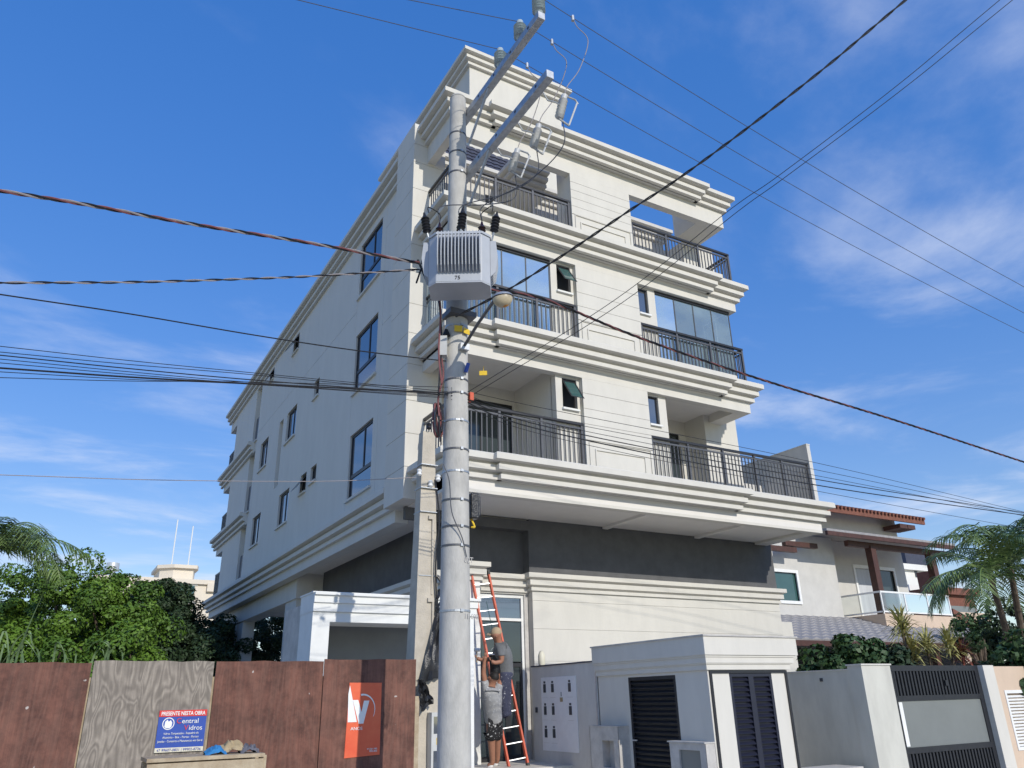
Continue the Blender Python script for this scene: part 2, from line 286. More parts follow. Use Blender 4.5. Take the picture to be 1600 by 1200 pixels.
# centre wall with boards and a framed panel on each floor
board = None
for k in (1, 2, 3):
    z = LV[k]; top = (LV[k+1]-.725 if k < 3 else L4-.97)
    MB().box(3.45, 5.37, .035, .6, z+.02, top+.01 if k < 3 else top+.9).build('centre_wall', 'cream', B)
    n = 4 if k < 3 else 5; h0 = z+.78; hh = (top-h0)/n
    for i in range(n): MB().box(3.45, 5.37, -.003, .036, h0+i*hh+.004, h0+(i+1)*hh-.004).build('wall_board', 'cream', B, bevel=.003)
    MB().box(3.45, 5.37, -.003, .036, z+.05, z+.765).build('apron_panel', 'cream', B)
    fr = MB()
    for a, b, c, d in ((3.69, 5.12, .555, .585), (3.69, 5.12, .09, .12), (3.69, 3.72, .12, .555), (5.09, 5.12, .12, .555), (3.53, 5.29, .745, .757), (3.53, 3.542, .06, .745), (5.278, 5.29, .06, .745)): fr.box(a, b, -.028, -.004, z+c, z+d)
    fr.build('panel_moulding', 'cream', B)
def window(y0, y1, z0, z1, ax, p, parent, split=None, frame=.05, m='window_glass', dep=.1, fm='black_metal', trans=None):
    """framed window standing in an opening; sub-parts pane (one for each light)"""
    def bx(mb, a, b, c, d, e, f):
        return mb.box(p+e, p+f, a, b, c, d) if ax == 'X' else mb.box(a, b, p+e, p+f, c, d)
    f = MB(); bx(f, y0, y1, z1-frame, z1, dep-.05, dep); bx(f, y0, y1, z0, z0+frame, dep-.05, dep); bx(f, y0, y0+frame, z0+frame, z1-frame, dep-.05, dep); bx(f, y1-frame, y1, z0+frame, z1-frame, dep-.05, dep)
    cells = [(y0+frame, y1-frame, z0+frame, z1-frame)]
    if trans:
        bx(f, y0+frame, y1-frame, trans-frame*.7, trans+frame*.7, dep-.05, dep); a, b, c, d = cells[0]; cells = [(a, b, trans+frame*.7, d), (a, b, c, trans-frame*.7)]
    if split:
        a, b, c, d = cells[0]; ms = y0+(y1-y0)*split; bx(f, ms-frame*.4, ms+frame*.4, c, d, dep-.05, dep); cells = [(a, ms-frame*.4, c, d), (ms+frame*.4, b, c, d)]+cells[1:]
    w = f.build('window', fm, parent)
    for a, b, c, d in cells: bx(MB(), a, b, c, d, dep-.03, dep-.02).build('pane', m, w)
    return w
def awning(cx0, cx1, zt, length, ang, ax, p, parent, m):             # sash hinged at the top, pushed outwards
    a = R(ang); f = MB(); out = math.sin(a)*length; dn = math.cos(a)*length
    def pt(u, t, o=0): 
        n = (math.cos(a)*o, math.sin(a)*o)
        q = (-(t*out)-n[0], zt-t*dn+n[1]*0-n[1])
        return (p+q[0], u, q[1]) if ax == 'X' else (u, p+q[0], q[1])
    fw = .035; du = fw/(cx1-cx0)
    for u0, u1, t0, t1 in ((cx0, cx1, 0, fw/length), (cx0, cx1, 1-fw/length, 1), (cx0, cx0+fw, fw/length, 1-fw/length), (cx1-fw, cx1, fw/length, 1-fw/length)):
        P = [pt(u0, t0), pt(u1, t0), pt(u1, t1), pt(u0, t1)]; Q = [pt(u0, t0, .03), pt(u1, t0, .03), pt(u1, t1, .03), pt(u0, t1, .03)]
        f.poly(P); f.poly(Q[::-1])
        for i in range(4): f.quad(P[i], P[(i+1) % 4], Q[(i+1) % 4], Q[i])
    s = f.build('awning_sash', 'black_metal', parent)
    MB().quad(pt(cx0+fw, fw/length, .014), pt(cx1-fw, fw/length, .014), pt(cx1-fw, 1-fw/length, .014), pt(cx0+fw, 1-fw/length, .014)).build('pane', m, s)
# narrow recessed bays beside the centre wall with a small window each
for k in (1, 2, 3):
    z = LV[k]; top = LV[k+1]-.725 if k < 3 else z+1.75
    if k == 3: continue
    for (a, b, w0, w1) in ((2.79, 3.45, 2.97, 3.37), (5.37, 6.03, 5.47, 5.79)):
        m = wall(MB(), 'Y', .12, a, b, z+.02, top, [(w0, w1, z+1.5, z+2.235, .12)]); 
        m.box(a, b, .3, .32, z+.02, top); m.build('bay_wall', 'cream', B)
        MB().box(a if a < 4 else b-.02, a+.02 if a < 4 else b, .121, YB, z+.02, top+.24).build('side_wall', 'cream', B)
        MB().box(w0-.03, w1+.03, .06, .2, z+1.455, z+1.5).build('window_sill', 'white_paint', B)
        window(w0, w1, z+1.5, z+2.235, 'Y', .12, B, m='inner_dark' if a < 4 else 'window_glass', dep=.1, frame=.035)
        if a < 4: awning(w0+.02, w1-.02, z+2.2, .62, 33, 'Y', .16, B, 'green_glass')
# loggia back walls, doors, side pier
for k in (1, 2):
    z = LV[k]; top = LV[k+1]-.49
    m = wall(MB(), 'Y', YB, .3, 2.8, z+.02, top, [(1.0, 2.72, z+.05, z+2.12, .1)]); m.build('loggia_wall', 'cream', B)
    window(1.0, 2.72, z+.05, z+2.12, 'Y', YB, B, split=.5, m='door_glass', dep=.08)
    m = wall(MB(), 'Y', YB-.08, 6.03, 8.25, z+.02, top, [(6.6, 7.98, z+.05, z+2.12, .1)]); m.build('loggia_wall', 'cream', B)
    window(6.6, 7.98, z+.05, z+2.12, 'Y', YB-.08, B, split=.5, m='door_glass', dep=.08)
for k in (1, 2, 3):
    z = LV[k]; top = LV[k+1]-.5 if k < 3 else L4-.97
    MB().box(8.22, 9.41, 1.1, 3.0, z+.02, top+(.5 if k < 3 else 0)).build('end_pier', 'cream', B)
MB().box(.55, 9.4, YB+.12, 22.6, L1-.6, L4-.7).build('building_core', 'cream', B)
# glazed balconies on the second floor
z = L2
for x0, x1, n in ((XL+.09, 2.77, 4), (6.03, 8.68, 4)):
    MB().box(x0, x1, .11, .19, L3-.80, L3-.726).build('glazing_track', 'black_metal', B); MB().box(x0, x1, .11, .19, z+.06, z+.1).build('glazing_track', 'black_metal', B)
    w = (x1-x0)/n
    for i in range(n):
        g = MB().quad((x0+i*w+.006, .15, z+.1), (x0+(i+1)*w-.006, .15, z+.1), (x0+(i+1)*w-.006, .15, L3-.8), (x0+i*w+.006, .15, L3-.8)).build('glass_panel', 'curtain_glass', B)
        MB().box(x0+(i+1)*w-.012, x0+(i+1)*w+.012, .135, .163, z+.1, L3-.80).build('glazing_joint', 'rail_metal', B)
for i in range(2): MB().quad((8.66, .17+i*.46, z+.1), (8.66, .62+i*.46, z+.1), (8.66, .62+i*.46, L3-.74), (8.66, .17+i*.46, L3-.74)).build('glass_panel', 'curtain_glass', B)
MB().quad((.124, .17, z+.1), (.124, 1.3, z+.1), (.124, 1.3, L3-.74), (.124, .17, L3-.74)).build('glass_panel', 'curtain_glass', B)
for x0, x1, y in ((1.75, 2.6, .5), (.5, .9, .5)):
    cu = MB(); n = 40
    P = [(x0+(x1-x0)*i/n, y+.03*math.sin(i*1.1)) for i in range(n+1)]
    for a, b in zip(P, P[1:]): cu.quad((*a, z+.1), (*b, z+.1), (*b, L3-.75), (*a, L3-.75))
    cu.build('curtain', 'curtain', B)
MB().box(1.45, 1.75, .4, .46, z+.1, L3-.75).build('roller_blind', 'beige_wall', B)
# roof terrace: back wall with its own cornice, mansard of dark tiles, canopy block, stair tower
MB().box(.35, 8.2, YB, YB+.2, L3+.02, L3+2.4).build('terrace_wall', 'cream', B)
cornice('terrace_cornice', .35, 8.2, YB, YB+.2, L3+2.78, sc=.9); MB().box(.35, 8.2, YB+.001, YB+.2, L3+2.4, L3+2.72).build('terrace_parapet', 'cream', B)
for i, x in enumerate((.95, 1.2, 1.45, 1.7, 1.95)): MB().box(x, x+.12, YB-.012, YB+.01, L3+.22, L3+.32).build('wall_vent', 'black_metal', B)
MB().box(2.0, 2.25, YB-.02, YB+.02, L3+.05, L3+2.1).build('terrace_door', 'charcoal', B)
TY0, TZ0, TY1, TZ1 = YB+.04, L3+2.8, YB+.52, L3+4.0
rows = 7; cols = 14; tile = None
mans = MB().poly([(.4, TY0+.03, TZ0), (3.6, TY0+.03, TZ0), (3.6, TY1+.03, TZ1), (.4, TY1+.03, TZ1)]).build('mansard_roof', 'tile_dark', B)
for r_ in range(rows):
    for c in range(cols):
        t0, t1 = r_/rows, (r_+1.08)/rows; x0 = .4+3.2*c/cols; x1 = x0+3.2/cols-.006
        def q(t, x, o): return (x, TY0+(TY1-TY0)*t-o, TZ0+(TZ1-TZ0)*t)
        xm = (x0+x1)/2
        MB().quad(q(t0, x0, .035), q(t0, xm, .06), q(t1, xm, .03), q(t1, x0, .004)).quad(q(t0, xm, .06), q(t0, x1, .035), q(t1, x1, .004), q(t1, xm, .03)).poly([q(t0, x0, .035), q(t0, xm, .06), q(t0, x1, .035), q(t0, x1, 0), q(t0, x0, 0)]).build('roof_tile', 'tile_dark', mans)
MB().box(2.54, 3.44, 1.17, YB-.001, L3+1.98, L3+2.26).build('canopy_block', 'cream', B); cornice('canopy_cornice', 2.54, 3.44, 1.17, YB, L3+2.67, sides=(1, 0), sc=.95); MB().box(2.55, 3.44, 1.18, YB, L3+2.26, L3+2.65).build('canopy_core', 'cream', B)
TX0, TX1, TYF = 1.85, 5.1, 2.55
MB().box(TX0, TX1, TYF, 9.5, L4-.6, 19.62).build('stair_tower', 'cream', B); cornice('tower_cornice', TX0, TX1, TYF, 9.5, 19.72, sc=.95)
# left fin of stacked panels
fz = [5.61, 6.3, 7.05, 7.81, 8.68, 9.45, 10.2, 11.05, 11.8, 12.6, 13.4, 14.2, 14.75, 15.385]
for a, b in zip(fz, fz[1:]): MB().box(-.31, .55, 1.37, 2.5, a+.0045, b-.0045).build('fin_panel', 'cream', B, bevel=.004)
MB().box(-.295, .54, 1.385, 2.49, 5.63, 15.37).build('fin_core', 'cream', B)
# left facade
XF = -.027; ZB, ZT = L1-.3, 14.9
holes = []; WIN = []
for k in (1, 2, 3):
    z = LV[k]
    holes.append((4.24, 6.0, z+.34, z+2.12, .14)); WIN.append(('big', *holes[-1][:4]))
for y0, y1, k in ((12.15, 13.42, 2), (16.2, 17.45, 2), (12.2, 13.53, 1), (16.24, 17.57, 1)): holes.append((y0, y1, LV[k]+1.04, LV[k]+2.19, .14)); WIN.append(('two', *holes[-1][:4]))
for y0, y1, z0, z1 in ((12.72, 13.45, L3+1.53, L3+2.2), (16.4, 17.1, L3+1.72, L3+2.22), (9.52, 10.07, L2+1.6, L2+2.2), (10.17, 10.83, L1+1.6, L1+2.22), (9.1, 9.72, L1+1.7, L1+2.2)): holes.append((y0, y1, z0, z1, .14)); WIN.append(('small', y0, y1, z0, z1))
for y0, y1, z0, z1 in ((18.4, 19.36, L3-.3, L3+2.25), (18.48, 19.45, L2-.3, L2+2.25), (18.62, 19.65, L1+.06, L1+2.2)): holes.append((y0, y1, z0, z1, .3)); WIN.append(('slit', y0, y1, z0, z1))
holes.append((13.95, 14.52, L2-.35, L2+2.2, .3, True))
gro = [(3.9, 3.912, ZB, ZT, .012, 1), (6.1, 6.112, ZB, ZT, .012, 1)]
for k in (2, 3): gro += [(2.5, 3.9, LV[k]+1.55, LV[k]+1.562, .012, 1), (6.112, 18.3, LV[k]-.05, LV[k]-.038, .012, 1)]
# grooves are shallow recesses; keep them off the openings
mb = MB(); Hs = list(holes)
for g in gro:
    if not any(h[0] < g[1] and h[1] > g[0] and h[2] < g[3] and h[3] > g[2] for h in holes) : Hs.append(g)
wall(mb, 'X', XF, 2.45, 23.4, ZB, ZT, Hs).build('side_wall', 'cream_side', B)
for kind, y0, y1, z0, z1 in WIN:
    if kind == 'big': window(y0, y1, z0, z1, 'X', XF, B, split=.42, dep=.1, trans=z0+.62, frame=.07)
    elif kind == 'two': window(y0, y1, z0, z1, 'X', XF, B, split=.45, dep=.12, frame=.06)
    elif kind == 'small':
        window(y0, y1, z0, z1, 'X', XF, B, dep=.12, frame=.04, m='inner_dark'); 
        if z0 > L3 or y0 > 10.1: awning(y0+.02, y1-.02, z1-.03, z1-z0, 35, 'X', XF+.08, B, 'window_glass')
    else:
        MB().box(XF+.26, XF+.3, y0, y1, z0, z1).build('slit_back', 'cream_side', B); MB().box(XF+.1, XF+.115, y0+.01, y1-.01, z0, z0+(z1-z0)*.47).build('glass_guard', 'guard_glass', B)
    if kind in ('two', 'big', 'slit', 'small'): MB().box(XF-.06, XF+.1, y0-.06, y1+.06, z0-.06, z0-.001).build('window_sill', 'cream_side', B)
cornice_y('roof_cornice', XF, 2.5, 25.1, L4-.16); MB().box(XF+.05, .6, 2.5, 25.0, L4-.7, L4-.11).build('roof_parapet', 'cream_side', B)
MB().box(XF+.02, 9.4, 23.4, 25.0, L4-1.05, L4-.58).build('rear_roof_slab', 'cream_side', B)
cornice_y('base_cornice', XF, 2.5, 25.3, L1-.18); MB().box(XF, .28, 2.5, 25.0, L1-.9, L1-.301).build('side_beam', 'cream_side', B)
MB().box(.28, 9.4, 2.08, 25.0, L1-.72, L1-.3).build('first_floor_slab', 'ceiling', B)
for k in (2, 3):
    cornice_y('rear_cornice', XF, 18.7, 25.3, LV[k]-.38); MB().box(XF+.001, 9, 23.35, 25, LV[k]-1.1, LV[k]-.36).build('rear_balcony_slab', 'cream_side', B)
for k in (1, 2, 3):
    z = LV[k]-(.05 if k == 1 else .33); rr = MB()
    for a in np.linspace(23.5, 24.9, 12): rr.box(.05, .075, a, a+.025, z, z+1.05)
    rr.box(.04, .09, 23.4, 24.95, z+1.05, z+1.1); rr.build('rear_railing', 'rail_metal', B)
# railings: top rail, bottom rail, posts, balusters
bal_src = MB().box(-.011, .011, -.011, .011, 0, .87).build('baluster', 'rail_metal', B); 
def railing(p, q, z, posts=(), ends=True, src=[]):
    p, q = np.array(p, float), np.array(q, float); Ln = np.linalg.norm(q-p); d = (q-p)/Ln; n = np.array([-d[1], d[0]])
    def bar(mb, a, b, w, z0, z1):
        c = p+d*(a+b)/2; return mb.obox((*c, (z0+z1)/2), (*d, 0), (*n, 0), (0, 0, 1), (b-a)/2, w/2, (z1-z0)/2)
    rl = bar(MB(), 0, Ln, .07, z+1.12, z+1.175).build('railing', 'black_metal', B)
    bar(MB(), 0, Ln, .035, z+1.02, z+1.06).build('mid_rail', 'rail_metal', rl); bar(MB(), 0, Ln, .04, z+.12, z+.155).build('bottom_rail', 'rail_metal', rl)
    ps = list(posts)+([0.03, Ln-.03] if ends else [])
    for t in ps: bar(MB(), t-.028, t+.028, .055, z+.05, z+1.12).build('post', 'rail_metal', rl)
    k = int(Ln/.118)
    for i in range(1, k):
        t = Ln*i/k
        if min([abs(t-x) for x in ps]+[9]) < .05: continue
        c = p+d*t
        if not src:
            b = bal_src; b.parent = rl; ORG[b.name] = ORG[rl.name]; src.append(b)
            me = b.data
            for v in me.vertices: v.co += Vector(ORG[B.name])      # make it local to its own origin
            b.location = (c[0]-ORG[rl.name][0], c[1]-ORG[rl.name][1], z+.155-ORG[rl.name][2])
        else: inst(src[0], rl, (c[0]-ORG[rl.name][0], c[1]-ORG[rl.name][1], z+.155-ORG[rl.name][2]), 'baluster')
RY = .07
for k in (1, 2, 3):
    z = LV[k]
    railing((.13, RY), (3.43, RY), z, posts=(1.15, 2.2)); railing((.13, RY+.04), (.13, 1.36), z, ends=False)
    if k == 1: railing((5.39, RY), (10.82, RY), z, posts=(1.15, 2.3, 3.4, 4.4))
    else: railing((5.39, RY), (8.93, RY), z, posts=(1.2, 2.35)); railing((8.93, RY+.04), (8.93, 1.1), z, ends=False)
# terrace flank wall on the first floor
MB().box(10.80, 10.93, -.01, 6.0, L1+.056, L1+1.68).build('terrace_flank_wall', 'grey_wall', B); MB().box(10.79, 10.94, -.02, 6.0, L1+1.68, L1+1.71).build('wall_cap', 'cream', B)
MB().box(9.41, 10.8, 1.6, 1.7, L1+.03, L1+.9).build('terrace_low_wall', 'grey_wall', B)
# ground floor
SY = 1.94
m = MB().box(3.1, 11.07, SY+.02, SY+.2, 4.2, L1-.63); m.build('dark_upper_wall', 'charcoal', B)
MB().box(1.05, 3.1, SY+.3, SY+.4, 3.6, L1-.7).build('dark_recess_wall', 'charcoal', B); MB().box(1.05, 3.1, SY+.02, SY+.3, L1-.93, L1-.7).build('dark_lintel', 'charcoal', B); MB().box(3.07, 3.1, SY+.021, SY+.32, 4.2, L1-.93).build('recess_return', 'charcoal', B)
MB().box(1.05, 1.15, SY+.3, 11.2, 2.0, L1-.7).build('dark_flank_wall', 'charcoal', B)
MB().box(0.0, .9, 1.99, 2.1, 5.33, 5.6).build('dark_beam', 'charcoal', B)
zb = [0.45, 1.65, 2.45, 3.13, 3.74, 3.96]
for a, b in zip(zb, zb[1:]): MB().box(3.1, 11.0, SY-.03, SY+.3, a+.003, b-.003).build('shop_wall_panel', 'cream', B)
MB().box(3.11, 10.99, SY-.015, SY+.29, .5, 3.95).build('shop_wall_core', 'cream', B)
PS = [(0, -.38), (.05, -.38), (.05, -.32), (.03, -.31), (.03, -.29), (.11, -.26), (.11, -.15), (.08, -.14), (.18, -.1), (.18, 0), (0, .012)]
cornice('shop_cornice', 3.1, 11.0, SY-.03, SY+.3, 4.33, PS); MB().box(3.1, 11.0, SY-.029, SY+.3, 3.955, 4.3).build('cornice_core', 'cream', B)
cornice('door_cornice', 1.7, 3.08, SY+.15, SY+.35, 4.3, PS, sides=(0, 0)); MB().box(1.7, 3.09, SY+.151, SY+.35, 3.88, 4.28).build('door_header', 'cream', B)
MB().box(1.2, 1.68, SY-.2, SY+.4, .4, 4.3).build('entrance_pilaster', 'white_paint', B); cornice('pilaster_cornice', 1.2, 1.68, SY-.2, SY+.4, 4.46, PS); MB().box(1.21, 1.67, SY-.19, SY+.4, 4.29, 4.44).build('pilaster_head', 'cream', B)
cornice_y('flank_cornice', 1.05, 2.2, 11.2, 4.33, PS)
m = MB().box(1.69, 1.75, SY+.2, SY+.28, .5, 3.87).box(2.93, 2.99, SY+.2, SY+.28, .5, 3.87).box(1.75, 2.93, SY+.2, SY+.28, 3.80, 3.87).box(1.75, 2.93, SY+.2, SY+.28, 3.30, 3.36)
dr = m.build('shopfront_frame', 'white_paint', B)
MB().box(2.99, 3.09, SY+.16, SY+.3, .5, 3.87).build('door_jamb', 'cement', B)
MB().box(1.75, 2.93, SY+.235, SY+.245, 3.36, 3.80).build('transom_pane', 'window_glass', B); MB().box(1.75, 2.93, SY+.235, SY+.245, 2.45, 3.28).build('transom_pane', 'door_glass', B)
for a, b in ((1.75, 2.15), (2.15, 2.55), (2.55, 2.93)):
    d = MB().box(a, a+.06, SY+.2, SY+.26, .5, 2.42).box(b-.06, b, SY+.2, SY+.26, .5, 2.42).box(a+.06, b-.06, SY+.2, SY+.26, 2.34, 2.42).box(a+.06, b-.06, SY+.2, SY+.26, .5, .6).build('door_leaf', 'black_metal', B)
    MB().box(a+.06, b-.06, SY+.225, SY+.235, .6, 2.34).build('pane', 'door_glass', d)
MB().box(1.0, 11.0, .2, SY+.3, -.1, .5).build('entrance_step', 'light_concrete', B)
MB().box(4.05, 5.6, SY-.05, SY-.03, 2.15, 2.42).build('strip_window', 'window_glass', B)
MB().box(9.41, 11.06, SY+.21, 12, .0, L1-.7).build('rear_block_wall', 'cream', B)
# columns of the open ground floor
for y0, y1, x in ((11.6, 12.9, .35), (19.2, 20.6, .35)):
    c = MB().box(x, x+.45, y0, y1, -.1, L1-1.45).build('column', 'cream_side', B)
MB().box(.3, .85, 11.5, 24.5, L1-1.5, L1-.72).build('longitudinal_beam', 'cream', B); MB().box(.86, 9.3, 11.55, 12.0, L1-1.3, L1-.721).build('cross_beam', 'cream', B)
MB().box(1.16, 9.3, 11.0, 11.2, -.1, L1-.72).build('garage_wall', 'cream_side', B)
# portal of the garage entry, closed by a sheet and a sloped louvre gate
PY = -.45
Pt = root('garage_portal', (-1.1, PY, 0), 'white rendered garage portal with moulded top behind the plywood hoarding', 'portal')
MB().box(-2.55, -2.26, PY, PY+.75, -.1, 3.2).build('jamb', 'white_paint', Pt); MB().box(.1, .4, PY, PY+.75, -.1, 3.2).build('jamb', 'white_paint', Pt); MB().box(-2.549, .39, PY+.002, PY+.748, 2.93, 3.21).build('lintel', 'white_paint', Pt)
PP = [(0, -.3), (.03, -.3), (.03, -.17), (.06, -.16), (.06, -.05), (.1, -.04), (.1, 0), (0, .005)]
cornice('moulding', -2.556, .4, PY-.002, PY+.75, 3.39, PP, 'white_paint', Pt, sides=(0, 1)); MB().box(-2.552, .398, PY+.003, PY+.747, 3.2, 3.38).build('top', 'white_paint', Pt); MB().box(-2.57, .42, PY-.01, PY+.77, 3.385, 3.41).build('capping', 'white_paint', Pt)
MB().box(-2.5, .39, PY+1.7, PY+1.72, -.1, 3.2).build('infill_sheet', 'shutter_grey', Pt); MB().box(-2.55, .4, PY+.748, PY+1.72, 3.2, 3.26).build('shade_roof', 'cement', Pt); MB().box(-2.55, -2.45, PY+.748, PY+1.72, -.1, 3.2).build('shade_roof_side', 'cement', Pt)  # unseen roof sheet and its side, added to keep the infill sheet in shade
g = MB().box(-2.26, .1, PY+.25, PY+.4, 2.24, 2.36).box(-2.26, -2.1, PY+.25, PY+.4, -.1, 2.24).build('gate_frame', 'black_metal', Pt)
for i in range(9): MB().obox((-1.0, PY+.3, 2.18-i*.1), (1, 0, 0), (0, .8, -.6), (0, .6, .8), 1.08, .045, .006).build('gate_slat', 'galv', g)
# ------------------------------------------------------------------ plywood hoarding with its signs
FY = -3.5
H = root('plywood_hoarding', (-5, FY, 0), 'hoarding of brown and weathered grey plywood sheets along the pavement', 'hoarding')
for a, b, h, m, y in ((-8.3, -7.05, 2.16, 'ply_red', 0), (-7.04, -5.785, 2.15, 'ply_red', .012), (-5.765, -4.53, 2.165, 'ply_grey', -.012), (-4.50, -3.24, 2.17, 'ply_red', .01), (-3.235, -2.02, 2.195, 'ply_red', -.008)):
    n = 7; top = [(a+(b-a)*i/n, FY+y, h+random.uniform(-.008, .008)) for i in range(n+1)]
    tag(MB().prism([(a, FY+y, -.02), (b, FY+y, -.02)]+top[::-1], (0, .018, 0)).build('plywood_sheet', m, H), 'weathered bare grey plywood sheet' if m == 'ply_grey' else None)
MB().box(-8.3, -2.02, FY+.06, FY+.13, 1.5, 1.58).build('back_rail', 'wood_raw', H); MB().box(-8.3, -2.02, FY+.06, FY+.13, .5, .58).build('back_rail', 'wood_raw', H)
for x in (-7.05, -5.77, -4.52, -3.24, -2.1): MB().box(x-.035, x+.035, FY+.035, FY+.11, -.1, 2.0).build('stake', 'wood_raw', H)
MB().box(-2.02, -1.95, FY+.02, FY+.08, 0, 1.75).build('end_batten', 'wood_raw', H)
S = root('advertising_sign', (-4.79, FY-.02, 1.24), 'small blue and red glazier sign reading PRESENTE NESTA OBRA Central Vidros on the grey sheet', 'sign')
sx0, sx1, sz0, sz1 = -5.045, -4.55, 1.235, 1.655; sy = FY-.03; X_, Z_ = (1, 0, 0), (0, 0, 1)
MB().box(sx0, sx1, sy, sy+.017, sz0, sz1).build('board', 'sign_blue', S); MB().box(sx0, sx1, sy-.003, sy-.0005, sz1-.065, sz1).build('red_band', 'sign_red', S); MB().box(sx0, sx1, sy-.003, sy-.0005, sz0, sz0+.045).build('cream_band', 'sign_cream', S)
text('PRESENTE NESTA OBRA', .055, (sx0+.02, sy-.006, sz1-.052), X_, Z_, 'sign_white', S, width=.455, bold=.001)
text('C', .075, (sx0+.185, sy-.005, sz1-.135), X_, Z_, 'sign_red', S); text('entral', .068, (sx0+.24, sy-.005, sz1-.135), X_, Z_, 'sign_white', S, width=.17)
text('V', .075, (sx0+.27, sy-.005, sz1-.205), X_, Z_, 'sign_red', S); text('idros', .068, (sx0+.32, sy-.005, sz1-.205), X_, Z_, 'sign_white', S, width=.135)
for i, (s_, w) in enumerate((('Vidros Temperados - Esquadria de', .36), ('Aluminio - Box - Portas - Portao', .37), ('Janelas - Conserto e Manutencao em Geral', .46))): text(s_, .03, (sx0+(.495-w)/2, sy-.005, sz1-.245-i*.038), X_, Z_, 'sign_white', S, width=w)
text('47 99607-0831 | 99902-8736', .036, (sx0+.02, sy-.006, sz0+.01), X_, Z_, 'sign_blue', S, width=.45)
em = MB()
for i in range(24):
    a, b = 2*math.pi*i/24, 2*math.pi*(i+1)/24
    em.quad(*[(sx0+.105+r_*math.cos(t), sy-.003, sz1-.135+r_*math.sin(t)) for r_, t in ((.062, a), (.062, b), (.053, b), (.053, a))])
em.poly([(sx0+.105+x, sy-.003, sz1-.135+z) for x, z in ((-.038, -.03), (-.02, -.045), (.02, -.045), (.035, -.03), (.038, .01), (.02, .035), (0, .02), (-.012, .042), (-.035, .02))]); em.build('emblem', 'sign_white', S)
Q = root('red_poster', (-2.7, FY-.02, 1.08), 'red poster with a white slanted letter mark and arc on the brown sheet', 'poster')
px0, px1, pz0, pz1 = -2.915, -2.485, 1.085, 1.92; py = FY-.016
MB().prism([(px0-.01, py, pz0-.01), (px1+.008, py, pz0+.01), (px1, py, pz1-.005), (px0+.01, py, pz1)], (0, .004, 0)).build('sheet', 'poster_red', Q)
e = MB(); y_ = py-.004
e.prism([(px0+.0, y_, pz1-.13), (px0+.015, y_, pz1-.03), (px0+.125, y_, pz1-.45), (px0+.01, y_, pz1-.45)], (0, .003, 0))
e.prism([(px0+.06, y_, pz1-.2), (px0+.13, y_, pz1-.2), (px0+.18, y_, pz1-.34), (px0+.205, y_, pz1-.21), (px0+.275, y_, pz1-.21), (px0+.21, y_, pz1-.47), (px0+.15, y_, pz1-.47)], (0, .0029, 0))
for i in range(16):
    a, b = R(100-i*8), R(92-i*8); cx, cz = px0+.19, pz1-.31
    e.quad(*[(cx+(.165-.0)*rr*math.cos(t), y_, cz+.18*rr*math.sin(t)) for rr, t in ((1, a), (1, b), (.88+i*.006, b), (.88+i*.006, a))])
e.build('mark', 'sign_white', Q); text('ANOS', .05, (px0+.05, y_, pz1-.54), X_, Z_, 'sign_white', Q, width=.15)
text('47 3361-1982', .026, (px1-.16, y_, pz0+.07), X_, Z_, 'sign_white', Q, width=.13); text('99935-0855', .026, (px1-.13, y_, pz0+.045), X_, Z_, 'sign_white', Q, width=.1)
# crate with rags in front of the hoarding
K = root('timber_crate', (-4.63, -4.1, 0), 'raw timber crate standing before the hoarding with rags on it', 'crate')
for z in (.08, .36, .64, .92): MB().box(-5.19, -4.07, -4.32, -4.29, z, z+.25).build('plank', 'wood_raw', K); MB().box(-5.19, -4.07, -3.86, -3.83, z, z+.25).build('plank', 'wood_raw', K)
for x in (-5.185, -4.1):
    for y in (-4.285, -3.93): MB().box(x, x+.07, y, y+.06, 0, 1.2).build('corner_post', 'wood_raw', K)
MB().box(-5.2, -4.06, -4.33, -3.82, 1.185, 1.22).build('lid', 'wood_raw', K)
def rag(name, c, sx, sy_, sz, m, label):
    mb = MB(); n = 9; pts = []
    for i in range(n+1):
        for j in range(n+1):
            u, v = i/n*2-1, j/n*2-1; r2 = max(0, 1-(u*u+v*v)*.6); mb.v.append((c[0]+u*sx*(1+.2*random.random()), c[1]+v*sy_*(1+.2*random.random()), c[2]+sz*r2*(.5+.7*random.random())))
    for i in range(n):
        for j in range(n): a = i*(n+1)+j; mb.f.append((a, a+1, a+n+2, a+n+1))
    tag(mb.build(name, m, smooth=True), label, 'rag', 'rags left on the timber crate')
rag('crumpled_rag', (-4.52, -4.1, 1.215), .1, .09, .09, 'blue_rag', 'crumpled blue rag on the timber crate'); rag('crumpled_rag', (-4.35, -4.05, 1.215), .13, .1, .13, 'tan_rag', 'crumpled tan paper sack on the timber crate'); rag('crumpled_rag', (-4.18, -4.1, 1.215), .09, .09, .1, 'grey_rag', 'dark grey bundle at the end of the timber crate')
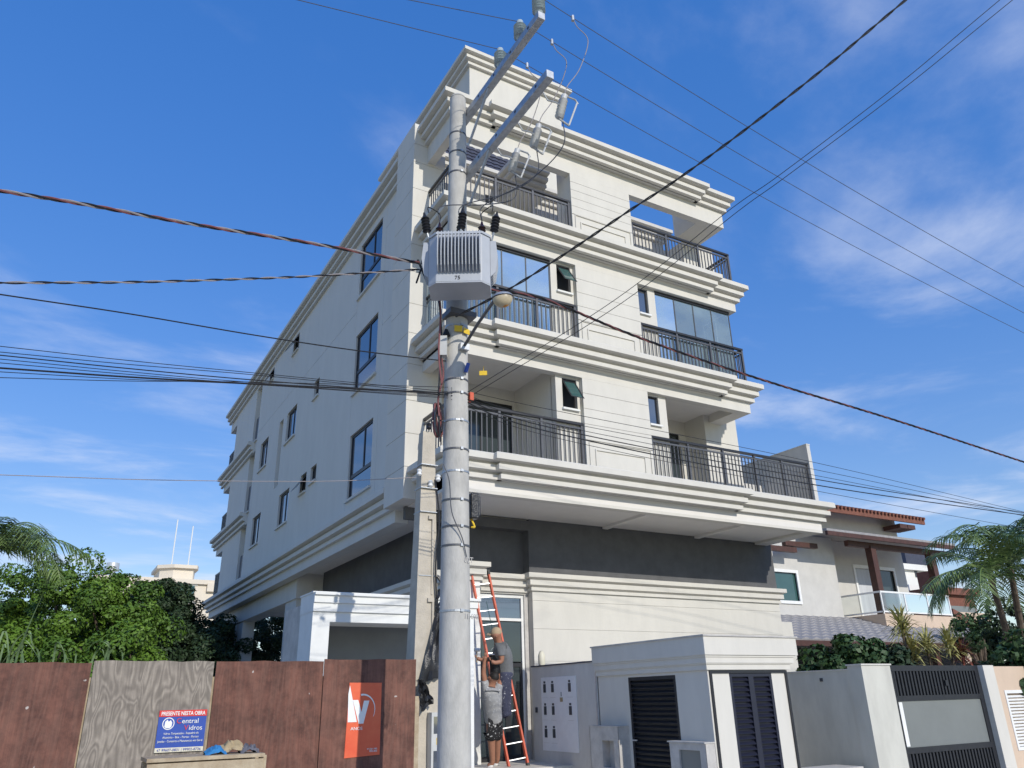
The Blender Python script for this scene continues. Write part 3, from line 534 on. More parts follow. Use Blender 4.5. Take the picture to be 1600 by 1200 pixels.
# ------------------------------------------------------------------ tall round pole with its crossarms
PX, PYY = -2.43, -5.5; PTOP = 9.72
P = root('utility_pole', (PX, PYY, 0), 'tall round concrete utility pole carrying crossarms on the pavement', 'utility pole')
def prad(z): return .185-(.185-.112)*z/PTOP
MB().tube([(PX, PYY, z) for z in np.linspace(-.2, PTOP, 14)], [prad(z) for z in np.linspace(-.2, PTOP, 14)], 28).build('shaft', 'concrete_pole', P, smooth=True)
MB().tube([(PX, PYY, PTOP-.02), (PX, PYY, PTOP+.02)], [.118, .1], 24).build('cap', 'concrete_pole', P)
for ypx in (955, 852, 822, 780, 735, 700, 655, 612, 590, 505, 262, 230, 200): 
    z = U(710, ypx, 'Y', PYY-.15)[2]; MB().tube([(PX, PYY, z), (PX, PYY, z+.022)], prad(z)+.006, 28).build('steel_band', 'galv' if ypx % 2 else 'rail_metal', P); MB().box(PX-.016, PX+.016, PYY-prad(z)-.02, PYY-prad(z), z-.004, z+.026).build('band_clip', 'galv', P)
text('00T', .09, (PX+.03, PYY-prad(3.0)-.004, 3.1), (.9, .25, 0), Z_, 'cement', P, name='embossed_mark'); text('11 600', .08, (PX+.03, PYY-prad(2.4)-.003, 2.5), (.9, .25, 0), Z_, 'cement', P, name='embossed_mark')
AX = PX+.17
for z, y1, nm in ((9.5, -7.5, 'upper'), (8.46, -7.62, 'lower')):
    arm = MB().box(AX-.05, AX+.05, y1, -5.25, z-.055, z+.055).build('crossarm', 'galv', P, bevel=.006)
    for yy in np.linspace(-5.9, y1+.25, 4): MB().tube([(AX-.052, yy, z), (AX+.052, yy, z)], .02, 8).build('bolt_hole', 'rubber', arm)
    MB().tube([(AX-.02, -6.15, z-.05), (AX-.05, -5.62, z-.62)], .02, 6).build('brace', 'galv', arm)
INS = [(AX, -6.45, 9.555), (AX, -6.98, 9.555), (AX, -7.44, 9.555)]
for x, y, z in INS:
    pr = [(.02, 0), (.05, .04), (.055, .05)]
    for i in range(5): pr += [(.085, .06+i*.045), (.062, .09+i*.045)]
    pr += [(.05, .29), (.045, .33), (.02, .34)]
    MB().lathe((x, y, z), (0, 0, 1), pr, 14).build('pin_insulator', 'porcelain_grey', P, smooth=True)
# fuse cutouts hung from the lower arm
for i, yy in enumerate((-7.35, -6.75, -6.2)):
    b = np.array([AX+.05, yy, 8.46]); c = b+[.3, .03, -.1]
    br = MB().tube([b, b+[.08, 0, -.12], b+[.2, 0, -.1], c], .011, 6).build('cutout_bracket', 'galv', P)
    pr = [(.03, -.2)]
    for j in range(6): pr += [(.058, -.17+j*.055), (.036, -.145+j*.055)]
    pr += [(.04, .2)]
    MB().lathe(c, (.25, 0, .97), pr, 12).build('cutout_body', 'polymer_grey', P, smooth=True)
    t, l = c+[.05, 0, .2], c+[-.05, 0, -.2]
    MB().tube([t, t+[.16, 0, .0], t+[.2, 0, -.05]], .012, 6).tube([l, l+[.14, 0, -.05]], .014, 6).build('cutout_contact', 'galv', P); MB().tube([t+[.19, 0, -.03], l+[.14, 0, -.05]], .012, 8).build('fuse_tube', 'polymer_grey', P)
def wirepart(name, pts, r, m, parent, n=8): return MB().tube(catmull(pts, n), r, 6).build(name, m, parent, smooth=True)
# drops between line, cutouts and transformer
TC = D(719, 417, 9.45); tf, tr = np.array([-.505, -.863, 0]), np.array([.863, -.505, 0])
# ------------------------------------------------------------------ transformer
T = root('pole_transformer', TC-np.array([0, 0, .35]), 'grey pole mounted transformer with cooling fins and brown bushings, marked 75', 'transformer')
up = np.array([0, 0, 1.]); hw, hd, hh = .37, .22, .33
tp = lambda a, b, c: TC+tr*a+tf*b+up*c
ch = .1; ring = [(-hw+ch, hd), (hw-ch, hd), (hw, hd-ch), (hw, -hd), (-hw, -hd), (-hw, hd-ch)]
MB().prism([tp(a, b, -hh) for a, b in ring], up*2*hh).build('tank', 'tank_grey', T, bevel=.01); MB().prism([tp(a*1.03, b*1.05, hh) for a, b in ring], up*.03).build('lid', 'tank_grey', T)
MB().prism([tp(a*1.0, b*1.0, -hh-.012) for a, b in ring], up*.012).build('base_plate', 'tank_grey', T)
for i in range(13):
    a = -.25+i*.5/12; o = hd+.004
    fp = [tp(a, o, hh-.02), tp(a, o+.1, hh-.02)]+[tp(a, o+.1+.03*math.sin(math.pi*t), hh-.02-t*.46) for t in (.25, .5, .75)]+[tp(a, o+.09, -.15), tp(a, o+.04, -.2), tp(a, o, -.21)]
    MB().prism(fp, tr*.012).build('cooling_fin', 'tank_grey', T)
text('75', .07, tp(-.05, hd+.004, -.3), tr, up, 'film', T, name='rating_mark')
for sg in (-1, 1):
    for i in range(5):
        o = -.16+i*.06; w_ = hw+.003; fp = [tp(sg*w_, o, hh-.03), tp(sg*(w_+.07), o, hh-.03), tp(sg*(w_+.09), o, .08), tp(sg*(w_+.06), o, -.14), tp(sg*w_, o, -.2)]
        MB().prism(fp, tf*.012).build('cooling_fin', 'tank_grey', T)
def bushing(a, b, c, h, tilt=(0, 0, 1), m='porcelain_brown', n=5, r=.05):
    pr = [(.02, 0), (.03, .02)]
    for j in range(n): pr += [(r, .03+j*h/n), (r*.62, .03+(j+.6)*h/n)]
    pr += [(.02, .04+h), (.012, .08+h)]
    return MB().lathe(tp(a, b, c), tilt, pr, 12).build('bushing', m, T, smooth=True)
for a, b in ((-.26, .0), (.0, .02), (.27, .0)): bushing(a, b, hh+.03, .2)
for a, b, tl in ((-.40, .05, tr*-.15+up), (.02, .12, tr*.1+up), (.42, .03, tr*.15+up)):
    ar = MB().tube([tp(a*.9, b, hh-.05), tp(a, b+.05, hh+.1)], .014, 6).build('arrester_bracket', 'galv', T); bushing(a, b+.05, hh+.1, .22, tl, 'rubber', 5, .055)
MB().box(PX-.18, PX+.18, PYY-.2, PYY+.05, TC[2]-.45, TC[2]-.38).build('hanger_bracket', 'rail_metal', T); MB().obox(tp(0, -hd-.05, .1), tr, tf, up, .06, .12, .05).build('hanger', 'galv', T); MB().obox(tp(0, -hd-.05, -.2), tr, tf, up, .06, .12, .05).build('hanger', 'galv', T)
for i, (a, yy) in enumerate(((-.26, -6.2), (.0, -6.75), (.27, -7.35))):
    q = np.array([AX+.35, yy+.03, 8.2]); e_ = tp(a, .0, hh+.32)
    wirepart('jumper', [q, q+[.05, .1, -.35], (q+e_)/2+[.12, 0, -.1], e_+[0.03, 0, .25], e_], .007, 'wire_steel', P)
    wirepart('jumper', [e_, e_+up*.12, tp(a*1.5 if a else .05, .1, hh+.48), tp(a*1.5 if a else .03, .1, hh+.4)], .007, 'rubber', T)
HVE = [U(1600, 520, 'Y', -6.45), U(1600, 489, 'Y', -6.98), U(1600, 448, 'Y', -7.44)]; HVL = [U(466, 0, 'Y', -6.45), U(640, 0, 'Y', -6.98), None]
def hv(i, x):                                                       # point of high voltage wire i at a given x, with a little sag
    I = np.array(INS[i])+[0, 0, .33]; E = HVE[i]; t = (x-I[0])/(E[0]-I[0])
    if t < 0:
        F = HVL[i] if HVL[i] is not None else I+[-6, 0, -.12]; s = (x-I[0])/(F[0]-I[0]); return I+(F-I)*s
    return I+(E-I)*t-np.array([0, 0, .5*t*(1-t) if t < 1 else 0])
for i, (yy, ln, px_) in enumerate(((-7.35, 2, 897), (-6.75, 1, 862), (-6.2, 0, 822))):
    t = np.array([AX+.4, yy+.03, 8.56]); x = U(px_, 60, 'Y', INS[ln][1])[0]; w = hv(ln, x)
    wirepart('line_tap', [t, t+[.06, 0, .18], t*.6+w*.4+[.18, 0, .0], w+[.22, 0, -.28], w+[.06, 0, -.12], w], .006, 'cable_white', P)
    MB().tube([w-[0, 0, .05], w+[0, 0, .03]], .022, 8).build('line_clamp', 'galv', P)
# ------------------------------------------------------------------ street lamp on the pole
lb = np.array([PX+.02, PYY-.17, 5.72]); lh = D(772, 470, 8.85)
S_ = root('street_lamp', lb, 'street lamp with round glass bowl on a thin arm fixed to the round pole', 'street lamp')
MB().tube([lb, lb+(lh-lb)*.5+[0, 0, .02], lh], .02, 8).build('arm', 'rail_metal', S_); MB().box(lb[0]-.06, lb[0]+.06, lb[1]-.03, lb[1]+.06, lb[2]-.05, lb[2]+.03).build('clamp', 'galv', S_)
dv = lh-lb; dv[2] = 0; dv /= np.linalg.norm(dv); hx = np.array([.85, -.45, .12]); hx /= np.linalg.norm(hx); hz = np.array([0, 0, 1.])-hx*hx[2]; hz /= np.linalg.norm(hz); hy = np.cross(hz, hx); lc = lh+hx*.1+hz*.03
def ell(c, a, b, z0, z1, half, n=16, m=7):
    mb = MB()
    for i in range(m+1):
        ph = math.pi/2*i/m
        for j in range(n):
            t = 2*math.pi*j/n; mb.v.append(tuple(c+hx*a*math.cos(ph)*math.cos(t)+hy*b*math.cos(ph)*math.sin(t)+hz*half*math.sin(ph)))
    for i in range(m):
        for j in range(n): mb.f.append((i*n+j, i*n+(j+1) % n, (i+1)*n+(j+1) % n, (i+1)*n+j))
    return mb
ell(lc, .125, .1, 0, 0, .06).build('hood', 'galv', S_, smooth=True); ell(lc-hz*.012, .118, .094, 0, 0, -.11).build('bowl', 'lamp_glass', S_, smooth=True); ell(lc-hz*.09+hx*.01, .055, .045, 0, 0, -.034).build('lamp_reflector', 'lamp_amber', S_, smooth=True)
MB().tube([lc-hz*.012, lc+hz*.004], [.0, .0], 4)
# boxes, tags and spare cable on the pole
z = U(694, 545, 'Y', PYY)[2]; MB().obox((PX-.2, PYY-.05, z), tr, tf, up, .045, .05, .13).build('photocell_box', 'polymer_grey', P); MB().tube([(PX-.17, PYY-.06, z+.15), (PX-.17, PYY-.06, z+.24)], [.05, .02], 10).build('photocell', 'rubber', P)
z = U(716, 514, 'Y', PYY-.14)[2]; y_ = PYY-prad(z)-.012; MB().obox((PX-.05, y_, z), (.95, -.3, 0), (.3, .95, 0), up, .05, .004, .04).build('yellow_tag', 'yellow', P); MB().obox((PX+.06, y_-.01, z-.02), (.95, .3, 0), (-.3, .95, 0), up, .05, .004, .035).build('yellow_tag', 'yellow', P)
text('18', .06, (PX+.03, y_-.016, z-.045), (.95, .3, 0), Z_, 'meter_dark', P, name='tag_lettering')
z = U(738, 792, 'Y', PYY)[2]; sb = MB().box(PX+.17, PX+.27, PYY-.08, PYY+.08, z-.15, z+.15).box(PX+.27, PX+.3, PYY-.06, PYY+.06, z-.12, z+.12).build('splice_box', 'film', P, bevel=.015)
wirepart('cable_tail', [(PX+.2, PYY, z-.14), (PX+.22, PYY-.05, z-.24), (PX+.16, PYY-.1, z-.26)], .012, 'yellow', P)
z = U(722, 575, 'Y', PYY-.15)[2]; MB().tube([(PX+.05, PYY-.16, z-.05), (PX+.07, PYY-.19, z+.06)], .025, 8).build('blue_clip', 'sign_blue', P); z -= .33; MB().box(PX+.13, PX+.18, PYY-.12, PYY-.02, z-.05, z+.05).build('orange_clip', 'fiber_orange', P)
for (a, b, r_) in (((683, 440), (690, 600), .012), ((686, 470), (688, 690), .01), ((690, 560), (686, 650), .012)):
    p0, p1 = U(*a, 'Y', PYY-.05), U(*b, 'Y', PYY-.08); wirepart('down_lead', [p0, p0*.7+p1*.3+[.03, 0, 0], p0*.3+p1*.7+[-.02, 0, 0], p1], r_, 'rubber' if r_ < .012 else 'cable_red', P)
p0 = U(686, 655, 'Y', PYY-.06)
for i in range(4): wirepart('cable_coil', [p0+[.05*math.cos(t+i), .02*i, .2*math.sin(t)] for t in np.linspace(0, 6.2, 9)], .014, ('film', 'cable_red')[i % 2], P, 3)
wirepart('earth_wire', [U(693, 725, 'Y', PYY-.17), U(702, 752, 'Y', PYY-.2), U(706, 800, 'Y', PYY-.2), U(722, 840, 'Y', PYY-.19), U(729, 870, 'Y', PYY-.17)], .006, 'rail_metal', P)
rk = U(658, 420, 'Y', PYY)
k_ = MB()
for i in range(4): k_.tube([rk+[.02*i, 0, .1-.075*i], rk+[.02*i+.06, -.02, .1-.075*i]], .032, 8)
k_.tube([rk+[-.05, 0, .12], rk+[.1, 0, -.2]], .014, 6).tube([rk+[.05, 0, .1], rk+[.55, 0, .06]], .018, 6).tube([rk+[.06, 0, -.1], rk+[.55, 0, -.14]], .018, 6).tube([rk+[0, 0, .0], rk+[-.08, -.05, -.25]], .012, 6).build('cable_rack', 'rubber', P)
# ------------------------------------------------------------------ overhead cables
def cable(label, pts, r, m, group=None, n=10): return tag(MB().tube(catmull(pts, n), r, 6).build('overhead_cable', m, smooth=True), label, 'cable', group)
def twisted(label, pts, r, ms, pitch=.34):
    C = catmull(pts, 60); rt = root('twisted_cable', C[-1], label, 'cable'); s = 0; ph = [0]
    for a, b in zip(C, C[1:]): s += np.linalg.norm(b-a); ph.append(s)
    for k, m in enumerate(ms):
        Q = []
        for i, c in enumerate(C):
            t = C[min(i+1, len(C)-1)]-C[max(i-1, 0)]; t /= np.linalg.norm(t); a = np.cross(t, (0, 0, 1.)); a /= np.linalg.norm(a); b = np.cross(t, a); th = 2*math.pi*(ph[i]/pitch+k/len(ms)); Q.append(c+r*1.05*(a*math.cos(th)+b*math.sin(th)))
        MB().tube(Q, r, 5).build('strand', m, rt, smooth=True)
def yl(L, y, ext=0): 
    p = [U(a, b, 'Y', y) for a, b in L]
    if ext: p = [p[0]+(p[0]-p[1])/np.linalg.norm(p[0]-p[1])*ext]+p if ext < 0 else p
    return p
def extend(p, d0=0, d1=0):
    p = list(p)
    if d0: v = p[0]-p[1]; p = [p[0]+v/np.linalg.norm(v)*d0]+p
    if d1: v = p[-1]-p[-2]; p = p+[p[-1]+v/np.linalg.norm(v)*d1]
    return p
twisted('thick twisted red and black cable reaching the transformer rack', extend(yl([(0, 298), (130, 319), (300, 350), (480, 379), (655, 411)], PYY), 3), .011, ('cable_red', 'rubber', 'cable_white'), .5)
twisted('thin twisted cable below the thick one, ending at the transformer rack', extend(yl([(0, 442), (200, 441), (350, 437), (500, 431), (655, 421)], PYY), 3), .008, ('cable_white', 'rubber'), .4)
twisted('twisted red and black cable running from the lamp past the right balconies', extend(yl([(716, 447), (800, 457), (860, 471), (1000, 528), (1180, 590), (1400, 657), (1600, 722)], PYY), 0, 6), .0105, ('cable_red', 'rubber', 'rubber'), .5)
cable('thin black wire slanting down to the pole under the twisted cables', extend(yl([(0, 460), (200, 490), (400, 524), (560, 548), (712, 566)], PYY+.0), 3), .007, 'rubber')
for i, (a, b, c, r_) in enumerate(((541, 583, 612, .006), (550, 586, 615, .006), (555, 594, 617, .009), (561, 598, 618, .006), (567, 600, 620, .006), (575, 600, 614, .014), (581, 601, 622, .006), (590, 597, 605, .006))):
    cable('thickest black communication cable of the bundle left of the round pole' if r_ > .012 else 'black communication cable of the bundle left of the round pole, uppermost of it' if i == 0 else 'black communication cable of the bundle left of the round pole, lowest of it' if i == 7 else 'black communication cable within the bundle left of the round pole', extend(yl([(0, a), (200, a*.52+b*.48+2), (400, b), (700, c)], PYY-.1), 3), r_*.62, 'rubber', 'communication cables left of the round pole')
for i, (a, b, c, d, r_) in enumerate(((612, 640, 716, 800, .006), (615, 655, 727, 803, .006), (618, 662, 736, 806, .006), (620, 668, 748, 801, .011), (624, 675, 757, 805, .013), (630, 682, 766, 826, .006))):
    cable('thickest black communication cable of the bundle before the right balcony' if r_ > .012 else 'black communication cable, uppermost of the bundle before the right balcony' if i == 0 else 'black communication cable, lowest of the bundle before the right balcony' if i == 5 else 'thin black communication cable within the bundle before the right balcony', extend(yl([(705, a-6), (860, b), (1270, c+6 if i < 3 else c), (1600, d)], PYY-.1), 0, 6), r_*.62, 'rubber', 'communication cables right of the round pole')
for i in range(3):
    x0_ = INS[i][0]; tag(MB().tube([hv(i, x) for x in np.concatenate([np.linspace(x0_-9, x0_-.01, 12), np.linspace(x0_, HVE[i][0]+5, 30)])], .005, 6).build('overhead_cable', 'wire_steel', smooth=True), ('innermost', 'middle', 'outermost')[i]+' bare high voltage wire on the crossarm insulators', 'cable')
def cross(L, d0, d1):
    n = len(L); return [D(a, b, d0+(d1-d0)*(i/(n-1))) for i, (a, b) in enumerate(L)]
tw = cross([(712, 495), (800, 449), (890, 392), (985, 328), (1060, 279), (1160, 206), (1290, 105), (1415, 0)], 9.3, 8.6)
twisted('black service cable crossing the street from the lamp upwards', extend(tw, 0, 5), .0085, ('rubber', 'rubber'), .5)
for i in range(2): cable('thin service wire crossing the street above the balconies, one of a pair', extend(cross([(716+i*14, 622), (960+i*12, 469+i*4), (1140+i*8, 328+i*6), (1220+i*8, 272+i*4), (1400+i*12, 135+i*3), (1562+i*20, 0)], 10, 9.2), 0, 5), .0045, 'rubber', 'pair of thin service wires over the street')
ym = D(755, 583, 9.93); tag(MB().obox(ym, (.86, -.5, 0), (.5, .86, 0), (0, 0, 1), .05, .006, .03).tube([ym+[0, 0, .03], ym+[.01, 0, .1]], .004, 5).build('cable_marker', 'yellow'), 'small yellow marker plate hanging on the thin service wires', 'marker')
cable('pale thin wire running left from the short square pole', extend(yl([(0, 742), (250, 750), (500, 752), (650, 746)], -3.35), 4), .005, 'cable_white')
# ------------------------------------------------------------------ short square service pole
SX, SYY = -1.8, -3.2
Sp = root('service_pole', (SX, SYY, 0), 'short tapered square concrete service pole behind the hoarding end', 'utility pole')
w0, w1, zt = .235, .095, 5.43
def sq(w, z): return [(SX-w, SYY-w*.8, z), (SX+w, SYY-w*.8, z), (SX+w, SYY+w*.8, z), (SX-w, SYY+w*.8, z)]
a, b = sq(w0, -.2), sq(w1, zt); m = MB()
for i in range(4): m.quad(a[i], a[(i+1) % 4], b[(i+1) % 4], b[i])
m.poly(b).build('shaft', 'concrete_cream', Sp, bevel=.012)
m = MB()
for z0, z1 in ((3.05, 4.1), (2.0, 2.95)):
    w = w0+(w1-w0)*(z0/zt); m.box(SX+w*.35, SX+w*.5, SYY-w*.8-.012, SYY, z0, z1).box(SX+.0, SX+w*.5, SYY-w*.8-.014, SYY, z1, z1+.05)
m.build('moulded_rib', 'concrete_cream', Sp)
for z in (4.55, 4.9, 4.2, 3.3): MB().box(SX-.13, SX+.13, SYY-.13, SYY+.12, z, z+.012).build('wire_binding', 'galv', Sp)
for x, z in ((-.16, 4.77), (.14, 4.72), (-.02, 5.5), (.02, 4.62)):
    MB().lathe((SX+x, SYY-.12, z-.05), (0, 0, 1), [(.02, 0), (.04, .02), (.028, .05), (.04, .08), (.02, .1)], 10).build('spool_insulator', 'sign_white' if z < 5 and x else 'rubber', Sp, smooth=True)
wirepart('service_lead', [(SX+.1, SYY-.1, 4.7), (SX+.16, SYY-.14, 4.1), (SX+.1, SYY-.17, 3.4), (SX+.18, SYY-.15, 2.4)], .012, 'rubber', Sp)
for i in range(3): wirepart('loose_lead', [(SX+.14+.03*i, SYY-.15, 3.3), (SX+.2+.03*i, SYY-.2, 3.15-.1*i), (SX+.12, SYY-.18, 2.95-.1*i), (SX+.2, SYY-.2, 2.75)], .02, 'film', Sp)
mb_ = MB().box(SX+.02, SX+.2, SYY-.3, SYY-.13, .78, 1.55).build('meter_box', 'polymer_grey', Sp); MB().box(SX+.05, SX+.17, SYY-.306, SYY-.299, 1.3, 1.5).build('meter_window', 'window_glass', mb_); MB().box(SX+.09, SX+.19, SYY-.306, SYY-.299, 1.17, 1.25).build('yellow_sticker', 'yellow', mb_); MB().box(SX+.05, SX+.17, SYY-.306, SYY-.299, .86, 1.1).build('breaker_window', 'window_glass', mb_)
def sheet(name, P, m, label):
    mb = MB(); n = 8
    for i in range(n+1):
        for j in range(n+1):
            u, v = i/n, j/n; p = (1-u)*(1-v)*P[0]+u*(1-v)*P[1]+u*v*P[2]+(1-u)*v*P[3]; mb.v.append(tuple(p+np.array([0, random.uniform(-.04, .04), random.uniform(-.015, .015)])))
    for i in range(n):
        for j in range(n): a = i*(n+1)+j; mb.f.append((a, a+1, a+n+2, a+n+1))
    return tag(mb.build(name, m, smooth=True), label, 'plastic sheet')
yy = SYY-.22
sheet('plastic_sheet', [U(682, 960, 'Y', yy), U(697, 955, 'Y', yy), U(692, 1055, 'Y', yy), U(655, 1068, 'Y', yy)], 'film', 'dark translucent plastic sheet hanging between the two poles')
sheet('plastic_sheet', [U(650, 1062, 'Y', yy-.05), U(662, 1062, 'Y', yy-.05), U(678, 1098, 'Y', yy-.05), U(658, 1112, 'Y', yy-.05)], 'film', 'black plastic bag tied at the hoarding end')
# ------------------------------------------------------------------ gas and refuse shelter with louvred doors
BX0, BX1, BY0, BY1 = 2.844, 4.6, -3.7, -.75
Bo = root('utility_shelter', (3.7, -2.2, 0), 'small cream service shelter with stepped fascia and dark louvred doors', 'shelter')
wall(MB(), 'X', BX0, BY0, BY1, -.05, 2.05, [(-2.94, -1.68, .02, 2.0, .06)]).build('side_wall', 'cream', Bo)
wall(MB(), 'Y', BY0, BX0, BX1, -.05, 2.05, [(3.3, 4.25, .02, 2.0, .06)]).build('front_wall', 'cream', Bo); MB().box(BX1-.01, BX1, BY0, BY1, -.05, 2.05).box(BX0, BX1, BY1-.02, BY1, -.05, 2.05).box(BX0+.07, BX1-.02, BY0+.07, BY1-.03, -.05, 2.04).build('back_walls', 'cream', Bo)
for o, z0, z1 in ((.035, 2.05, 2.13), (.065, 2.15, 2.24), (.05, 2.13, 2.15), (.08, 2.24, 2.27), (.1, 2.27, 2.55)): MB().box(BX0-o, BX1+o*2.4, BY0-o, BY1+.0, z0, z1).build('fascia', 'cream', Bo)
MB().box(BX0-.12, BX1+.27, BY0-.12, BY1+.02, 2.55, 2.575).build('roof_cap', 'cement', Bo)
f = MB().box(BX0+.03, BX0+.075, BY0-.025, BY0-.002, 0, 2.04).box(BX1-.045, BX1, BY0-.025, BY0-.002, 0, 2.04).box(BX0+.075, BX1-.045, BY0-.025, BY0-.002, 2.0, 2.04).build('door_surround', 'black_metal', Bo)
def louvre(ax, p, u0, u1, z0, z1, name, m='black_metal', step=.075):
    def bx(mb, a, b, e, g, c, d): return mb.box(a, b, p+e, p+g, c, d) if ax == 'Y' else mb.box(p+e, p+g, a, b, c, d)
    d = MB(); fw = .055
    bx(d, u0, u0+fw, -.02, .03, z0, z1); bx(d, u1-fw, u1, -.02, .03, z0, z1); bx(d, u0+fw, u1-fw, -.02, .03, z1-fw, z1); bx(d, u0+fw, u1-fw, -.02, .03, z0, z0+fw)
    bx(d, u0+fw, u1-fw, .032, .036, z0, z1)
    o = d.build(name, m, Bo); c = (p, (u0+u1)/2) ; n = int((z1-z0-2*fw)/step); src = None
    for i in range(n):
        z = z0+fw+(i+.5)*(z1-z0-2*fw)/n; hl = (u1-u0)/2-fw+.004
        if src is None:
            cen = (p+.005, (u0+u1)/2, z) if ax == 'X' else ((u0+u1)/2, p+.005, z); axs = ((0, 1, 0), (.75, 0, .66), (-.66, 0, .75)) if ax == 'X' else ((1, 0, 0), (0, .75, .66), (0, -.66, .75))
            src = MB().obox(cen, *axs, hl, .03, .005).build('slat', m, o); z_0 = z
        else: inst(src, o, (0, 0, z-z_0), 'slat')
    return o
mat('louvre_navy', (.018, .02, .036), .35, .1, 10)
louvre('Y', BY0+.02, 3.3, 3.775, .02, 2.0, 'louvred_door', 'louvre_navy'); louvre('Y', BY0+.02, 3.775, 4.25, .02, 2.0, 'louvred_door', 'louvre_navy'); dl = louvre('X', BX0+.02, -2.94, -1.68, .02, 2.0, 'louvred_door')
MB().box(BX0-.04, BX0-.02, -1.85, -1.72, .98, 1.0).build('handle', 'alu', dl)
G1 = root('hydrant_niche', (2.72, -1.2, 0), 'low rendered block with an open niche holding a red valve', 'meter niche')
wall(MB(), 'X', 2.6, -1.6, -.75, 0, 1.2, [(-1.46, -1.12, .55, .98, .16, True)]).box(2.61, BX0, -1.6, -1.59, 0, 1.2).box(2.6, BX0, -.76, -.75, 0, 1.2).box(2.59, BX0, -1.61, -.74, 1.2, 1.215).build('block', 'cement', G1); MB().tube([(2.7, -1.38, .8), (2.7, -1.38, .86)], .035, 8).tube([(2.7, -1.38, .6), (2.7, -1.38, .8)], .012, 6).build('valve', 'sign_red', G1)
G2 = root('hydrant_cabinet', (2.75, -3.3, 0), 'low rendered cabinet with a dark glazed hatch beside the louvred doors', 'meter niche')
wall(MB(), 'X', 2.65, -3.69, -2.86, 0, 1.0, [(-3.56, -3.08, .3, .9, .05, False)]).box(2.66, BX0, -3.69, -3.68, 0, 1.0).box(2.65, BX0, -2.87, -2.86, 0, 1.0).box(2.63, BX0, -3.7, -2.84, 1.0, 1.02).build('block', 'cement', G2); MB().box(2.685, 2.695, -3.56, -3.08, .3, .9).build('hatch', 'frosted', G2)
# wall with the electricity meters
Mw = root('meter_wall', (2.95, .4, 0), 'grey free standing wall with a white sheet of electricity meter openings', 'wall')
MB().box(BX0, 3.05, -.74, 1.6, -.05, 2.31).build('wall', 'grey_wall', Mw); MB().box(BX0-.02, 3.07, -.75, 1.62, 2.31, 2.335).build('capping', 'tile_dark', Mw); MB().box(BX0-.02, BX0, -.72, -.69, .2, 2.3).build('pipe', 'alu', Mw)
MB().box(BX0-.012, BX0-.001, -.04, 1.24, .72, 2.09).build('meter_sheet', 'paper', Mw)
for r_, z in enumerate((1.9, 1.48, 1.06)):
    for c, yv in enumerate((1.1, .8, .18)):
        if r_ == 2 and c == 2: continue
        w = MB().box(BX0-.02, BX0-.0125, yv-.045, yv+.045, z-.1, z+.06).build('meter', 'meter_dark', Mw); MB().box(BX0-.0195, BX0-.0125, yv-.03, yv+.03, z+.075, z+.115).build('seal', 'meter_dark', w); MB().box(BX0-.0145, BX0-.0122, yv-.1, yv+.1, z-.2, z-.195).build('ruled_line', 'grey_wall', w)
MB().box(BX0-.016, BX0-.0125, .44, .54, 1.62, 1.7).build('meter_label', 'tan_rag', Mw); MB().box(BX0-.016, BX0-.0125, .48, .5, 1.72, 1.8).build('meter_label', 'meter_dark', Mw); MB().box(BX0-.03, BX0, 1.42, 1.47, 1.42, 1.52).build('door_bell', 'meter_dark', Mw)
b_ = MB().lathe((3.0, 1.45, 2.335), (0, 0, 1), [(.06, 0), (.075, .04), (.075, .2), (.05, .27), (.03, .3)], 14); tag(b_.build('paint_drum', 'sign_cream', smooth=True), 'cream plastic container standing on the meter wall', 'container')
bt = D(825, 1199, 14.2); bt[2] = .0; tag(MB().lathe((bt[0], bt[1], .5 if bt[1] > .2 else 0), (0, 0, 1), [(.05, 0), (.055, .03), (.055, .3), (.03, .38), (.016, .4), (.016, .47)], 14).build('white_bottle', 'sign_white', smooth=True), 'white plastic bottle standing by the ladder foot', 'bottle')
# ------------------------------------------------------------------ neighbour's walls and gate
NY = -3.7
N1 = root('boundary_wall', (6.9, -3, 0), 'grey rendered boundary wall with a pier beside the black gate', 'wall')
MB().box(6.57, 6.72, NY+.3, 1.9, -.1, 2.05).build('flank', 'boundary_grey', N1); MB().box(6.55, 7.36, NY, NY+.3, -.1, 2.12).build('pier', 'boundary_grey', N1); MB().box(6.53, 7.38, NY-.02, NY+.32, 2.12, 2.145).build('capping', 'cream', N1); MB().box(6.55, 6.74, NY+.3, 1.9, 2.05, 2.07).build('capping', 'cream', N1)
MB().box(6.555, 6.57, -2.8, -2.74, 1.87, 1.93).build('wall_socket', 'meter_dark', N1)
N2 = root('sliding_gate', (8.8, NY, 0), 'black steel gate with vertical bars above and below a frosted panel', 'gate')
g0, g1, gy = 7.39, 10.25, NY+.08
fr = MB()
for a, b, c, d in ((g0, g0+.13, .05, 2.12), (g1-.13, g1, .05, 2.12), (g0+.13, g1-.13, 2.02, 2.12), (g0+.13, g1-.13, 1.5, 1.59), (g0+.13, g1-.13, .62, .72), (g0+.13, g1-.13, .05, .15)): fr.box(a, b, gy, gy+.06, c, d)
fr.build('frame', 'black_metal', N2); MB().box(g0+.13, g1-.13, gy+.02, gy+.03, .72, 1.5).build('frosted_panel', 'frosted', N2); MB().box(g0+.15, g0+.25, gy+.012, gy+.02, .74, 1.48).build('panel_edge', 'sign_white', N2)
MB().box(g0+.13, g1-.13, gy+.09, gy+.1, .15, 2.02).build('backing_sheet', 'frosted', N2)
bs = None; n = 26
for zz, hgt in ((1.59, .43), (.15, .47)):
    src = None
    for i in range(n):
        x = g0+.13+(i+.5)*(g1-g0-.26)/n
        if src is None: src = MB().box(x-.024, x+.024, gy+.01, gy+.05, zz, zz+hgt).build('bar', 'black_metal', N2); xs = x
        else: inst(src, N2, (x-xs, 0, 0), 'bar')
